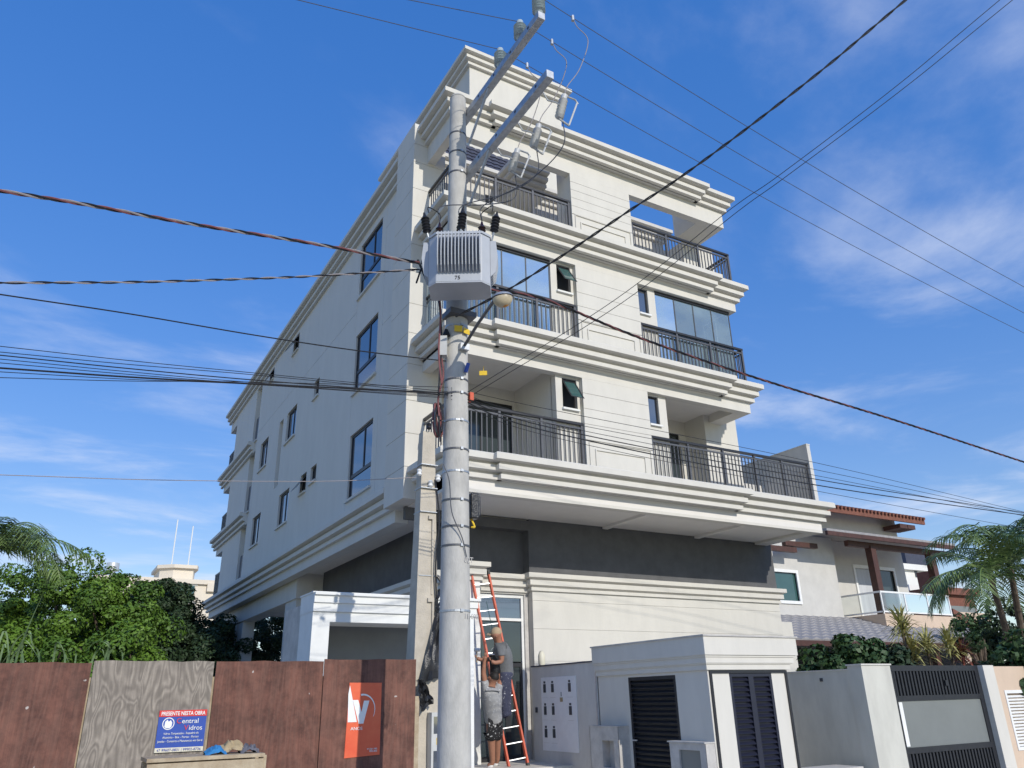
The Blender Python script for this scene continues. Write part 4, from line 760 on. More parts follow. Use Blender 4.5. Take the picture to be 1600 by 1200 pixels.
MB().box(9.05, 9.1, gy-.02, gy, 1.75, 1.85).build('lock', 'black_metal', N2)
N3 = root('peach_wall', (11.8, NY, 0), 'peach rendered street wall with a white louvred window', 'wall')
wall(MB(), 'Y', NY, 10.27, 16, -.1, 2.1, [(10.86, 11.8, .55, 1.62, .06, True)]).box(10.27, 16, NY+.1, NY+.25, -.1, 2.1).box(10.27, 16, NY, NY+.1, 2.099, 2.1).build('wall', 'peach_wall', N3); MB().box(10.25, 10.62, NY-.03, NY+.27, -.1, 2.12).build('gate_pier', 'cream', N3)
lv = MB().box(10.84, 10.9, NY-.015, NY+.03, .53, 1.64).box(11.76, 11.82, NY-.015, NY+.03, .53, 1.64).box(10.9, 11.76, NY-.015, NY+.03, 1.58, 1.64).box(10.9, 11.76, NY-.015, NY+.03, .53, .59).build('window_frame', 'sign_white', N3)
src = None
for i in range(16):
    z = .62+i*.06
    if src is None: src = MB().obox((11.33, NY+.01, z), (1, 0, 0), (0, .8, .6), (0, -.6, .8), .43, .03, .004).build('slat', 'sign_white', lv)
    else: inst(src, lv, (0, 0, i*.06), 'slat')
pl = MB()
for i in range(5): pl.box(5.3+i*.03, 6.4, -3.5, -3.0+.02*i, .0+i*.1, .08+i*.1)
tag(pl.build('stacked_slabs', 'cement'), 'low stack of pale slabs between the shelter and the grey wall', 'slabs')
# ------------------------------------------------------------------ ladder
LT, LBm = np.array([1.66, 1.70, 4.2]), np.array([2.02, .85, .5])
La = root('extension_ladder', LBm, 'orange fibreglass extension ladder leaning on the shop cornice', 'ladder')
lv_ = (LT-LBm); Ln = np.linalg.norm(lv_); ld_ = lv_/Ln; lx = np.array([1, -.12, 0.]); lx -= ld_*(lx@ld_); lx /= np.linalg.norm(lx); ln = np.cross(lx, ld_)
for s in (-1, 1): MB().obox((LT+LBm)/2+lx*s*.2, lx, ld_, ln, .02, Ln/2, .04).build('rail', 'fiber_orange', La, bevel=.004); MB().obox(LT+lx*s*.2+ld_*.03, lx, ld_, ln, .025, .05, .045).build('end_cap', 'rubber', La); MB().obox(LBm+lx*s*.2-ld_*.02, lx, ld_, ln, .025, .04, .045).build('foot', 'rubber', La)
for i in range(13):
    c = LBm+ld_*(.12+i*.29)
    if i < 13: MB().obox(c, lx, ld_, ln, .182, .009, .014).build('rung', 'alu', La)
wirepart('hoist_rope', [LBm+ld_*3.2+ln*.05, LBm+ld_*2.6+ln*.06, LBm+ld_*1.9+ln*.05], .008, 'green_glass', La)
# ------------------------------------------------------------------ two painters
def figure(name, chains, m, parent, sub=2):
    """chains: list of joints [(point, radius), ...]; joined into one skinned surface, first joint of the first chain is the root"""
    vs, es, rs, idx = [], [], [], {}
    def vid(p, r):
        k = tuple(np.round(p, 4))
        if k not in idx: idx[k] = len(vs); vs.append(np.array(p, float)); rs.append(r)
        return idx[k]
    for ch in chains:
        ids = [vid(p, r) for p, r in ch]
        for a, b in zip(ids, ids[1:]): es.append((a, b))
    o0 = ORG[parent.name] if parent is not None else vs[0]*[1, 1, 0]+[0, 0, min(v[2] for v in vs)]
    me = bpy.data.meshes.new(name); me.from_pydata([tuple(v-o0) for v in vs], es, []); o = bpy.data.objects.new(name, me); COL.objects.link(o)
    md = o.modifiers.new('skin', 'SKIN'); md.use_smooth_shade = True
    for i, sv in enumerate(me.skin_vertices[0].data): sv.radius = (rs[i], rs[i]); sv.use_root = i == 0
    sb = o.modifiers.new('sub', 'SUBSURF'); sb.levels = sub; sb.render_levels = sub; me.materials.append(MATS[m])
    if parent is not None: o.parent = parent
    else: o.location = tuple(o0)
    ORG[o.name] = o0; return o
def merge_into(b, others):                                           # bake skinned pieces into one continuous body mesh
    dg = bpy.context.evaluated_depsgraph_get(); bm = bmesh.new(); mats_ = []
    for o in [b]+others:
        me = bpy.data.meshes.new_from_object(o.evaluated_get(dg)); n0 = len(bm.faces); m = o.data.materials[0]
        if m not in mats_: mats_.append(m)
        off = Vector((0, 0, 0)); bm.from_mesh(me); bm.faces.ensure_lookup_table()
        for f_ in bm.faces[n0:]: f_.material_index = mats_.index(m); f_.smooth = True
    b.modifiers.clear(); bm.to_mesh(b.data); bm.free(); b.data.materials.clear()
    for m in mats_: b.data.materials.append(m)
    for o in others: bpy.data.objects.remove(o)
def person(label, J, mats, dep, cap=False):
    q = lambda k: J[k]
    hipL, hipR = q('hipL'), q('hipR'); pel = q('pelvis')
    body = [[(pel, .14), (q('chest'), .13), (q('neck'), .07), (q('head')-(q('head')-q('neck'))*.35, .085), (q('head'), .125), (q('head')+(q('head')-q('neck'))*.4, .1)]]
    for s in 'LR':
        body.append([(q('chest'), .13), (q('sh'+s), .075), (q('el'+s), .052), (q('wr'+s), .037), (q('hand'+s), .043)])
        body.append([(pel, .14), (q('hip'+s), .115), (q('kn'+s), .075), (q('an'+s), .052), (q('toe'+s), .045)])
    b = figure('person', body, 'skin', None); tag(b, label, 'person'); EX = []
    hd = q('handL'); 
    for s in 'LR':
        h, w = q('hand'+s), q('wr'+s); d = (h-w)/np.linalg.norm(h-w); sd = np.cross(d, [0, 0, 1.]); sd = sd/np.linalg.norm(sd) if np.linalg.norm(sd) > .1 else np.array([1., 0, 0]); nd = np.cross(sd, d)
        for i, l in enumerate((.07, .08, .075, .06)):
            o_ = sd*(i-1.5)*.018; EX.append(figure('finger', [[(h+o_, .009), (h+o_+d*l*.5+nd*.01, .008), (h+o_+d*l*.75+nd*.035, .007)]], 'skin', b, 1))
        EX.append(figure('thumb', [[(w+d*.03+sd*.03, .01), (w+d*.05+sd*.06, .009), (w+d*.08+sd*.065+nd*.02, .008)]], 'skin', b, 1))
    ud = (q('chest')-pel)/np.linalg.norm(q('chest')-pel)
    sh = [[(q('chest'), .19), (pel*.55+q('chest')*.45, .185), (pel, .185), (pel-ud*.1, .185)], [(q('chest'), .19), (q('chest')*.5+q('neck')*.5, .165), (q('chest')*.2+q('neck')*.8, .13), (q('chest')*.05+q('neck')*.95, .1)]]
    for s in 'LR': sh.append([(q('chest'), .19), (q('sh'+s), .11), (q('sh'+s)*.5+q('el'+s)*.5, .085), (q('sh'+s)*.4+q('el'+s)*.6, .085)])
    figure('shirt', sh, mats[0], b)
    end = mats[2]
    tr_ = [[(pel, .172), (pel+np.array([0, 0, .08]), .168)]]
    for s in 'LR':
        h, k, a = q('hip'+s), q('kn'+s), q('an'+s)
        tr_.append([(pel, .172), (h, .14), (k, .11), ((k+a)/2, .095), (a-(k-a)*.04, .09), (a-(k-a)*.1, .09)] if not end else [(pel, .172), (h, .145), (h*.45+k*.55, .13), (h*.12+k*.88, .13)])
    figure('shorts' if end else 'trousers', tr_, mats[1], b)
    for s in 'LR': figure('shoe', [[(q('an'+s)-[0, 0, .02], .05), (q('an'+s)*.5+q('toe'+s)*.5-[0, 0, .03], .045), (q('toe'+s)-[0, 0, .02], .038)]], 'sign_white' if end else 'trousers', b)
    hdv = (q('head')-q('neck')); hdv /= np.linalg.norm(hdv); fc = q('face'); c = q('head')
    sd0 = np.cross(fc, hdv); sd0 /= np.linalg.norm(sd0); ff = np.cross(hdv, sd0)
    hm = MB(); n_, m_ = 16, 7
    for i in range(m_+1):
        ph = R(-12)+(math.pi/2-R(-12))*i/m_
        for j in range(n_):
            t = 2*math.pi*j/n_; hm.v.append(tuple(c+hdv*.03-ff*.012+ff*.112*math.cos(ph)*math.cos(t)+sd0*.095*math.cos(ph)*math.sin(t)+hdv*.105*math.sin(ph)))
    for i in range(m_):
        for j in range(n_): hm.f.append((i*n_+j, i*n_+(j+1) % n_, (i+1)*n_+(j+1) % n_, (i+1)*n_+j))
    hm.build('cap' if cap else 'hair', mats[3], b, smooth=True)
    if cap:
        bp_ = [c+hdv*.035+ff*(.085+.09*math.cos(a_))+sd0*.085*math.sin(a_) for a_ in np.linspace(-1.5, 1.5, 9)]
        MB().prism(bp_, hdv*.012-ff*.0).build('cap_brim', mats[3], b)
    EX.append(figure('nose', [[(c+fc*.095-hdv*.0, .02), (c+fc*.125-hdv*.02, .016)]], 'skin', b, 1)); sd = np.cross(fc, hdv)
    for s in (-1, 1): EX.append(figure('ear', [[(c+sd*.1*s, .025), (c+sd*.108*s-hdv*.025, .018)]], 'skin', b, 1)); EX.append(figure('eye', [[(c+fc*.098+sd*.035*s+hdv*.012, .011), (c+fc*.102+sd*.035*s+hdv*.012, .008)]], 'hair', b, 1))
    EX.append(figure('mouth', [[(c+fc*.095-hdv*.05-sd*.02, .009), (c+fc*.097-hdv*.05+sd*.02, .009)]], 'cable_red', b, 1))
    bpy.context.view_layer.update(); merge_into(b, EX)
    return b
d1 = 15.0
J = {k: D(x, y, d1+o) for k, (x, y, o) in dict(pelvis=(789, 1052, 0), chest=(786, 1020, 0), neck=(779, 1005, 0), head=(775, 991, 0), shL=(783, 1012, -.17), elL=(784, 1034, -.25), wrL=(772, 1036, -.3), handL=(767, 1032, -.28), shR=(783, 1012, .17), elR=(770, 1030, .22), wrR=(751, 1031, .22), handR=(745, 1028, .22),
     hipL=(788, 1058, -.09), hipR=(790, 1058, .09), knL=(786, 1086, -.1), knR=(791, 1087, .1), anL=(789, 1115, -.09), anR=(793, 1115, .09), toeL=(781, 1118, -.05), toeR=(785, 1118, .12)).items()}
J['face'] = -CR*.98+np.array([0, 0, -.1]); J['face'] /= np.linalg.norm(J['face'])
p1 = person('painter in tan cap and grey shirt standing on the ladder', J, ('shirt_grey', 'trousers', False, 'cap_tan'), d1, True)
h = J['handR']; bru = root('paint_roller', h, 'white paint roller held by the painter in the tan cap', 'roller'); MB().tube([h-[0, 0, .08], h+[0, 0, .12]], .012, 8).build('handle', 'wood_raw', bru); MB().tube([h+[-.05, 0, .15], h+[.06, 0, .15]], .035, 12).tube([h+[0, 0, .1], h+[0, 0, .15]], .008, 6).build('sleeve', 'sign_white', bru)
d2 = 14.75
J = {k: D(x, y, d2+o) for k, (x, y, o) in dict(pelvis=(771, 1122, 0), chest=(767, 1088, 0), neck=(768, 1071, 0), head=(771, 1060, .02), shL=(760, 1077, 0), elL=(755, 1052, .02), wrL=(757, 1032, .05), handL=(759, 1025, .06), shR=(777, 1078, .05), elR=(783, 1062, .12), wrR=(779, 1052, .12), handR=(776, 1049, .1),
     hipL=(767, 1128, -.05), hipR=(775, 1128, .08), knL=(768, 1162, -.08), knR=(777, 1160, .1), anL=(770, 1192, -.06), anR=(777, 1189, .16), toeL=(762, 1197, -.04), toeR=(770, 1195, .2)).items()}
J['face'] = CF*[1, 1, 0]*.9-CR*.35+np.array([0, 0, .1]); J['face'] /= np.linalg.norm(J['face'])
p2 = person('painter in black paint stained shorts reaching up with a bucket', J, ('shirt_light', 'shorts', True, 'hair'), d2)
c = D(774, 1052, d2+.1); bk = root('paint_bucket', c, 'black paint splashed bucket held up to the painter on the ladder', 'bucket')
MB().lathe(c, (0, 0, 1), [(.1, 0), (.125, .33), (.125, .34), (.115, .34), (.095, .02)], 20).build('pail', 'bucket', bk, smooth=True); MB().lathe(c, (0, 0, 1), [(.127, .325), (.132, .335), (.127, .35)], 20).build('rim', 'alu', bk, smooth=True); wirepart('bail', [c+[-.125, 0, .33], c+[-.07, -.02, .45], c+[.07, -.02, .45], c+[.125, 0, .33]], .005, 'alu', bk)
# ------------------------------------------------------------------ neighbour's house
HY = 10.0
Hs_ = root('neighbour_house', (24, HY+2, 0), 'beige neighbouring house with terracotta eaves and brown timber pergola', 'house')
u = lambda a, b, y=HY: U(a, b, 'Y', y)
xa = u(1308, 900, 9)[0]; zt1 = u(1340, 806)[2]
m = wall(MB(), 'Y', 9.0, 15.5, xa, 0, u(1270, 838, 9)[2], [(u(1207, 900, 9)[0], u(1243, 900, 9)[0], u(1220, 938, 9)[2], u(1220, 894, 9)[2], .12, False)]); m.quad((xa, 9, 0), (xa, HY, 0), (xa, HY, u(1270, 838, 9)[2]), (xa, 9, u(1270, 838, 9)[2])).build('wall', 'beige_wall', Hs_)
x0, x1, z0, z1 = u(1207, 900, 9)[0], u(1243, 900, 9)[0], u(1220, 938, 9)[2], u(1220, 894, 9)[2]
w = MB()
for a, b, c, d in ((x0-.12, x1+.12, z1, z1+.12), (x0-.12, x1+.12, z0-.12, z0), (x0-.12, x0, z0, z1), (x1, x1+.12, z0, z1)): w.box(a, b, 8.94, 9.06, c, d)
w = w.build('window', 'sign_white', Hs_); MB().box(x0, x1, 9.05, 9.06, z0, z1).build('pane', 'green_glass', w)
xb = u(1409, 870)[0]; dx0, dx1, dz1, dz0 = u(1337, 900)[0], u(1396, 900)[0], u(1366, 890)[2], u(1366, 966)[2]
m = wall(MB(), 'Y', HY, xa-.5, xb, 0, zt1, [(dx0, dx1, dz0, dz1, .15, False)]); m.quad((xb, HY, 0), (xb, HY+8, 0), (xb, HY+8, zt1), (xb, HY, zt1)).build('wall', 'beige_wall', Hs_)
w = MB()
for a, b, c, d in ((dx0-.12, dx1+.12, dz1, dz1+.15), (dx0-.12, dx0, dz0, dz1), (dx1, dx1+.12, dz0, dz1), ((dx0+dx1)/2-.05, (dx0+dx1)/2+.05, dz0, dz1)): w.box(a, b, HY-.06, HY+.08, c, d)
w = w.build('sliding_door', 'sign_white', Hs_); MB().box(dx0, (dx0+dx1)/2, HY+.05, HY+.06, dz0, dz1).build('pane', 'curtain', w); MB().box((dx0+dx1)/2, dx1, HY+.05, HY+.06, dz0, dz1).build('pane', 'door_glass', w)
# upper roof: fascia, boards and round tile ends
e0, e1 = u(1280, 792, 9.0), u(1441, 812, 9.0); zr = (e0[2]+e1[2])/2
rf = MB().box(e0[0]-3, e1[0], 8.9, 9.0, zr-.22, zr).build('fascia', 'terracotta', Hs_)
MB().prism([(e0[0]-3, 8.95, zr), (e1[0], 8.95, zr), (e1[0], 14, zr+1.5), (e0[0]-3, 14, zr+1.5)], (0, 0, .03)).build('roof', 'terracotta', Hs_)
src = None; n = 40
for i in range(n):
    x = e0[0]-3+(i+.5)*(e1[0]-e0[0]+3)/n
    if src is None: src = MB().tube([(x, 8.8, zr+.03), (x, 13.9, zr+1.52)], .07, 8).build('roof_tile', 'terracotta', rf); xs = x
    else: inst(src, rf, (x-xs, 0, 0), 'roof_tile')
for ax_ in (1400, 1412): bq = u(ax_, 815, 9.2); MB().box(bq[0]-.06, bq[0]+.5, 9.0, 9.9, zr-.5, zr-.3).build('rafter_end', 'brown_wood', Hs_)
# pergola roof with beams and posts over the balcony
g0_, g1_ = u(1285, 826, 7.6), u(1486, 858, 7.6); zg = (g0_[2]+g1_[2])/2
MB().prism([(g0_[0], 7.4, zg), (g1_[0], 7.4, zg), (g1_[0], HY, zg+.3), (g0_[0], HY, zg+.3)], (0, 0, .1)).build('pergola_roof', 'tile_grey', Hs_); MB().box(g0_[0], g1_[0], 7.38, 7.5, zg-.17, zg).build('pergola_fascia', 'brown_wood', Hs_); MB().box(u(1320, 838, 8.0)[0], g1_[0]+.3, 7.9, 8.1, zg-.4, zg-.16).build('pergola_beam', 'brown_wood', Hs_)
zf = u(1420, 962, 7.8)[2]
for px_ in (1368, 1460): q = u(px_, 900, 8.0); MB().box(q[0]-.16, q[0]+.16, 7.85, 8.15, zf-.05, zg-.3).build('pergola_post', 'brown_wood', Hs_)
for a, b in ((1212, 858), (1245, 852)): q = u(a, b, 8.6); MB().box(q[0]-1.0, q[0]+.9, 8.3, 8.5, q[2]-.12, q[2]+.08).build('rafter_end', 'brown_wood', Hs_)
# balcony slab and glass balustrade
q0, q1 = u(1381, 950, 7.5), u(1487, 950, 7.5); bx0 = q0[0]
MB().box(bx0-.02, q1[0]+.3, 7.5, HY, zf-.75, zf).build('balcony_slab', 'peach_wall', Hs_)
br_ = MB().box(bx0, q1[0], 7.52, 7.58, zf+.85, zf+.92).box(bx0, q1[0], 7.52, 7.58, zf+.06, zf+.12).box(bx0, bx0+.06, 7.58, HY, zf+.85, zf+.92).box(bx0, bx0+.06, 7.58, HY, zf+.06, zf+.12).build('balustrade', 'sign_white', Hs_)
for t in np.linspace(0, 1, 4): x = bx0+(q1[0]-bx0-.06)*t; MB().box(x, x+.06, 7.53, 7.57, zf, zf+.86).build('baluster_post', 'sign_white', br_)
MB().quad((bx0+.06, 7.55, zf+.12), (q1[0], 7.55, zf+.12), (q1[0], 7.55, zf+.85), (bx0+.06, 7.55, zf+.85)).build('glass', 'clear_glass', br_); MB().quad((bx0+.025, 7.6, zf+.12), (bx0+.025, HY, zf+.12), (bx0+.025, HY, zf+.85), (bx0+.025, 7.6, zf+.85)).build('glass', 'clear_glass', br_)
# lower tiled roof
ez, tz = u(1290, 1002, 5.2)[2], u(1290, 966, 9.0)[2]; rx0, rx1 = u(1216, 985, 5.2)[0], u(1600, 1003, 5.2)[0]+1
lr = MB().prism([(rx0, 5.2, ez), (rx1, 5.2, ez), (rx1, 9.0, tz), (rx0, 9.0, tz)], (0, 0, .05)).build('lower_roof', 'tile_grey', Hs_)
src = None; nrow, ncol = 9, 30
for r_ in range(nrow):
    for c in range(ncol):
        if src is None:
            sl = (tz-ez)/3.8; L_ = 3.8/nrow; x = rx0; wv = (rx1-rx0)/ncol
            src = MB().quad((x, 5.2, ez+.06), (x+wv*.5, 5.2, ez+.13), (x+wv*.5, 5.2+L_*1.05, ez+.09+sl*L_), (x, 5.2+L_*1.05, ez+.052+sl*L_)).quad((x+wv*.5, 5.2, ez+.13), (x+wv, 5.2, ez+.06), (x+wv, 5.2+L_*1.05, ez+.052+sl*L_), (x+wv*.5, 5.2+L_*1.05, ez+.09+sl*L_)).poly([(x, 5.2, ez+.06), (x+wv*.5, 5.2, ez+.13), (x+wv, 5.2, ez+.06)]).build('roof_tile', 'tile_grey', lr)
        else: inst(src, lr, (c*wv, r_*L_, r_*L_*sl), 'roof_tile')
MB().box(rx0, rx1, 5.15, 5.25, ez-.16, ez+.02).build('eave_board', 'brown_wood', Hs_)
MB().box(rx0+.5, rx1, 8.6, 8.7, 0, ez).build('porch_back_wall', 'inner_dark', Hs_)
for x in (rx0+.4, rx0+4.5, rx0+8.5): MB().box(x, x+.25, 5.4, 5.65, 0, ez).build('porch_post', 'brown_wood', Hs_)
cw = u(1232, 1000, 3); MB().box(cw[0]-.5, cw[0]+.25, 3, 3.4, 0, u(1232, 972, 3)[2]).build('garden_pier', 'cream', Hs_)
# ------------------------------------------------------------------ far buildings
def far(label, dep, px0, px1, py0, m, extra=()):
    a, b = D(px0, py0, dep), D(px1, py0, dep); y = (a[1]+b[1])/2; a, b = U(px0, py0, 'Y', y), U(px1, py0, 'Y', y)
    r_ = root('distant_building', ((a[0]+b[0])/2, y+5, 0), label, 'building'); zt_ = (a[2]+b[2])/2
    MB().box(a[0], b[0], y, y+10, 0, zt_).build('wall', m, r_); MB().box(a[0]-.3, b[0]+.3, y-.3, y+10, zt_-.1, zt_+.35).build('roof_edge', m, r_)
    return r_, a[0], b[0], y, zt_
r_, a, b, y, zt_ = far('cream distant apartment block with a glazed top floor and roof tank', 78, 150, 352, 909, 'far_cream')
q0, q1 = U(243, 918, 'Y', y)[0], U(305, 918, 'Y', y)[0]; z0, z1 = U(280, 939, 'Y', y)[2], U(280, 914, 'Y', y)[2]
w = MB().box(q0-.2, q1+.2, y-.1, y-.02, z1, z1+.25).box(q0-.2, q1+.2, y-.1, y-.02, z0-.25, z0).build('window_band', 'far_white', r_)
for i in range(4): MB().box(q0+(q1-q0)*i/4+.05, q0+(q1-q0)*(i+1)/4-.05, y-.06, y-.03, z0, z1).build('pane', 'green_glass', w)
t0, t1 = U(250, 900, 'Y', y+2)[0], U(306, 900, 'Y', y+2)[0]; zz = U(280, 888, 'Y', y+2)[2]; ch_ = 1.2
MB().prism([(t0, y+3, zt_), (t0+ch_, y+2, zt_), (t1-.3, y+2, zt_), (t1, y+3, zt_), (t1, y+8, zt_), (t0, y+8, zt_)], (0, 0, zz-zt_)).build('roof_tank', 'far_cream', r_); MB().prism([(t0-.3, y+2.8, zz), (t0+ch_, y+1.6, zz), (t1, y+1.6, zz), (t1+.3, y+2.8, zz), (t1+.3, y+8, zz), (t0-.3, y+8, zz)], (0, 0, .35)).build('tank_cap', 'far_cream', r_)
for a_, b_ in ((278, 812), (302, 822)): q = U(a_, b_, 'Y', y+4); MB().tube([(q[0], y+4, zz), (q[0], y+4, q[2])], .06, 6).build('antenna_mast', 'far_white', r_)
q = U(177, 880, 'Y', y+1); q2 = U(177, 905, 'Y', y+1); MB().lathe((q[0], y+1, q2[2]-1), (0, 0, 1), [(.25, 0), (.25, 1+.5*(q[2]-q2[2])), (.6, 1+.5*(q[2]-q2[2])), (.6, 1+q[2]-q2[2])], 14).build('flue', 'alu', r_, smooth=True)
m1, m2 = U(322, 925, 'Y', y)[0], U(338, 925, 'Y', y)[0]; MB().box(m1, m2, y-.4, y-.01, U(330, 925, 'Y', y)[2], U(330, 912, 'Y', y)[2]).build('bay', 'far_cream', r_)
r2, a, b, y, zt_ = far('white distant block with dark roof beyond the pergola', 62, 1408, 1452, 890, 'far_white'); MB().box(a+.6, b, y-.2, y+6, zt_+.3, zt_+2.0).build('dark_parapet', 'tile_dark', r2); q = U(1431, 896, 'Y', y); MB().box(q[0]-.15, q[0]+.15, y-.05, y, q[2]-.3, q[2]+.3).build('vent', 'meter_dark', r2)
r3, a, b, y, zt_ = far('low white distant house left of the brick one', 56, 1420, 1468, 924, 'far_white')
r4, a, b, y, zt_ = far('brick coloured distant house behind the palm', 52, 1468, 1520, 928, 'terracotta'); MB().box(a-.5, a+.3, y, y+1, zt_, zt_+1.4).build('chimney', 'terracotta', r4); MB().box(a+.6, b-.2, y-.05, y, zt_-2.6, zt_-.8).build('window_band', 'frosted', r4)
r5, a, b, y, zt_ = far('peach distant house with pitched roof behind the palm', 44, 1490, 1536, 968, 'peach_wall'); MB().prism([(a-.5, y-.4, zt_), (b+.8, y-.4, zt_-1.0), (b+.8, y-.4, zt_-.8), (a-.5, y-.4, zt_+.5)], (0, 8, 0)).build('pitched_roof', 'terracotta', r5)
# ------------------------------------------------------------------ vegetation
rng = np.random.default_rng(5)
def leafmesh(name, C, N, L, Wd, m, parent=None, droop=0, kind=None):
    """C centres (n,3), N facing normals (n,3); one small folded leaf for each"""
    n = len(C); t = rng.normal(size=(n, 3)); N = N/np.linalg.norm(N, axis=1)[:, None]; t -= (t*N).sum(1)[:, None]*N; t /= np.linalg.norm(t, axis=1)[:, None]; b = np.cross(N, t)
    s = L*rng.uniform(.6, 1.3, n)[:, None]; w = Wd*rng.uniform(.7, 1.2, n)[:, None]
    V = np.stack([C-t*s*.5, C+b*w*.5+N*w*.15, C+t*s*.5-N*s*.12, C-b*w*.5+N*w*.15], 1).reshape(-1, 3)
    o0 = ORG[parent.name] if parent is not None else np.array([V[:, 0].mean(), V[:, 1].mean(), 0])
    me = bpy.data.meshes.new(name); me.vertices.add(4*n); me.vertices.foreach_set('co', (V-o0).ravel().astype(np.float32)); me.loops.add(4*n); me.loops.foreach_set('vertex_index', np.arange(4*n, dtype=np.int32)); me.polygons.add(n); me.polygons.foreach_set('loop_start', np.arange(0, 4*n, 4, dtype=np.int32)); me.polygons.foreach_set('loop_total', np.full(n, 4, np.int32)); me.update(calc_edges=True); me.validate()
    me.materials.append(MATS[m]); o = bpy.data.objects.new(name, me); COL.objects.link(o); ORG[o.name] = o0
    if parent is not None: o.parent = parent
    else: o.location = tuple(o0)
    return o
def clumps(c, rx, ry, rz, nc, cr, nl):
    cs = []
    while len(cs) < nc:
        p = rng.uniform(-1, 1, 3); r = np.linalg.norm(p)
        if r < 1 and r > .45: cs.append(p*[rx, ry, rz]+c)
    C, N = [], []
    for q in cs:
        d = rng.normal(size=(nl, 3)); d /= np.linalg.norm(d, axis=1)[:, None]; r = cr*rng.uniform(.55, 1.25)*rng.uniform(.5, 1, (nl, 1))**.4
        C.append(q+d*r*[1, 1, .75]); N.append(d+rng.normal(scale=.5, size=(nl, 3))+[0, 0, .4])
    return np.concatenate(C), np.concatenate(N), cs
def tree(name, label, cat, base, top, rx, ry, rz, nc, cr, nl, lf, wd, m, group=None):
    base = np.array(base, float); T_ = root(name, base, label, cat, group); c = base*[1, 1, 0]+[0, 0, top-rz]
    C, N, cs = clumps(c, rx, ry, rz, nc, cr, nl)
    tr_ = MB().tube([base-[0, 0, .2], base*.5+c*.5+[.1, .1, 0], c], [.16, .12, .07], 8)
    for q in cs[:14]: tr_.tube([base*.3+c*.7-[0, 0, rz*.4], (q+c)/2-[0, 0, .2], q], [.06, .04, .015], 5)
    tr_.build('trunk', 'bark', T_); leafmesh('crown', C, N, lf, wd, m, T_); return T_
for i, (px_, py_, dep, rx, rz, m, nc) in enumerate(((40, 888, 27, 2.4, 2.8, 'leaf_bright', 75), (125, 872, 25, 2.0, 2.7, 'leaf_bright', 75), (192, 882, 24, 1.6, 2.6, 'leaf_bright', 65), (95, 960, 20, 2.0, 1.8, 'leaf_bright', 55), (10, 965, 20, 1.6, 1.7, 'leaf_bright', 45), (185, 985, 19.5, 1.2, 1.4, 'leaf_bright', 35))):
    q = D(px_, py_, dep); tree('broadleaf_tree', ('sunlit bright green tree under the palm fronds', 'sunlit bright green tree, the tallest behind the brown sheet', 'sunlit bright green tree beside the dark conifers', 'low bright green tree over the joint of the sheets', 'low bright green tree behind the reeds', 'small bright green tree over the grey sheet')[i], 'tree', (q[0], q[1], -.1), q[2], rx, rx, rz, nc, .5, 420, .12, .07, m, 'bright green trees behind the hoarding')
for i, (px_, py_, dep, rx, rz, nc) in enumerate(((245, 888, 30, 1.5, 3.2, 75), (282, 903, 29, 1.5, 3.0, 70), (325, 928, 31, 1.9, 2.8, 75), (225, 970, 24, 1.1, 1.9, 45), (290, 975, 26, 1.7, 2.1, 70), (350, 962, 34, 2.4, 2.6, 80), (405, 950, 38, 2.6, 3.2, 90), (470, 950, 42, 3.2, 3.6, 90))):
    q = D(px_, py_, dep); tree('dark_conifer', ('dark green conifer, the tallest beside the bright trees', 'dark green conifer before the distant cream block', 'dark green conifer beside the building corner', 'low dark shrub at the foot of the bright trees', 'low dark shrub between the conifers', 'dark shrub behind the first column', 'dark shrub seen between the columns', 'dark shrub seen beside the white portal')[i], 'tree', (q[0], q[1], -.1), q[2], rx, rx, rz, nc, .5, 330, .16, .07, 'leaf_dark', 'dark trees behind the hoarding')
def frond(mb, base, az, elev, length, droop, nl, lw, ll, tw=.0):
    d = np.array([math.cos(az), math.sin(az), 0]); P = []; n = 14; p = np.array(base, float); e_ = elev
    for i in range(n+1): P.append(p.copy()); p = p+(d*math.cos(e_)+np.array([0, 0, 1])*math.sin(e_))*length/n; e_ -= droop/n
    mb.tube(P, [.028*(1-.8*i/n) for i in range(n+1)], 4, False); s = np.cross(d, [0, 0, 1.])
    for i in range(nl):
        t = .12+.88*i/nl; k = t*n; j = min(int(k), n-1); q = P[j]+(P[j+1]-P[j])*(k-j); fw = (P[j+1]-P[j]); fw /= np.linalg.norm(fw); l = ll*(math.sin(math.pi*min(1, t*.85+.12))**.6)*random.uniform(.85, 1.1)
        for sg in (-1, 1):
            v = s*sg*.8+fw*.55+np.array([0, 0, random.uniform(-.45, .05)]); v /= np.linalg.norm(v); wv = fw*lw
            mid = q+v*l*.5; tip = q+v*l+np.array([0, 0, -.3*l]); mb.v += [tuple(q-wv*.5), tuple(q+wv*.5), tuple(mid+wv*.6), tuple(mid-wv*.6), tuple(tip)]; b0 = len(mb.v)-5; mb.f += [(b0, b0+1, b0+2, b0+3), (b0+3, b0+2, b0+4)]
def palm(label, stems, group=None):
    T_ = root('palm_tree', (*stems[0][0][:2], 0), label, 'palm')
    for (base, top, fr_) in stems:
        b_, t_ = np.array(base, float), np.array(top, float); MB().tube([b_-[0, 0, .2], b_*.6+t_*.4+[.06, 0, 0], t_], [.13, .1, .07], 10).build('trunk', 'bark', T_)
        for az, el, ln, dr in fr_:
            mb = MB(); frond(mb, t_, az, el, ln, dr, 34, .035, .62*ln/2.4); mb.build('frond', 'palm_leaf', T_)
    return T_
def fan(n, l, seed, el=(.3, 1.35)):
    rr = random.Random(seed); return [(2*math.pi*i/n+rr.uniform(-.3, .3), rr.uniform(*el), l*rr.uniform(.85, 1.15), rr.uniform(1.3, 2.3)) for i in range(n)]
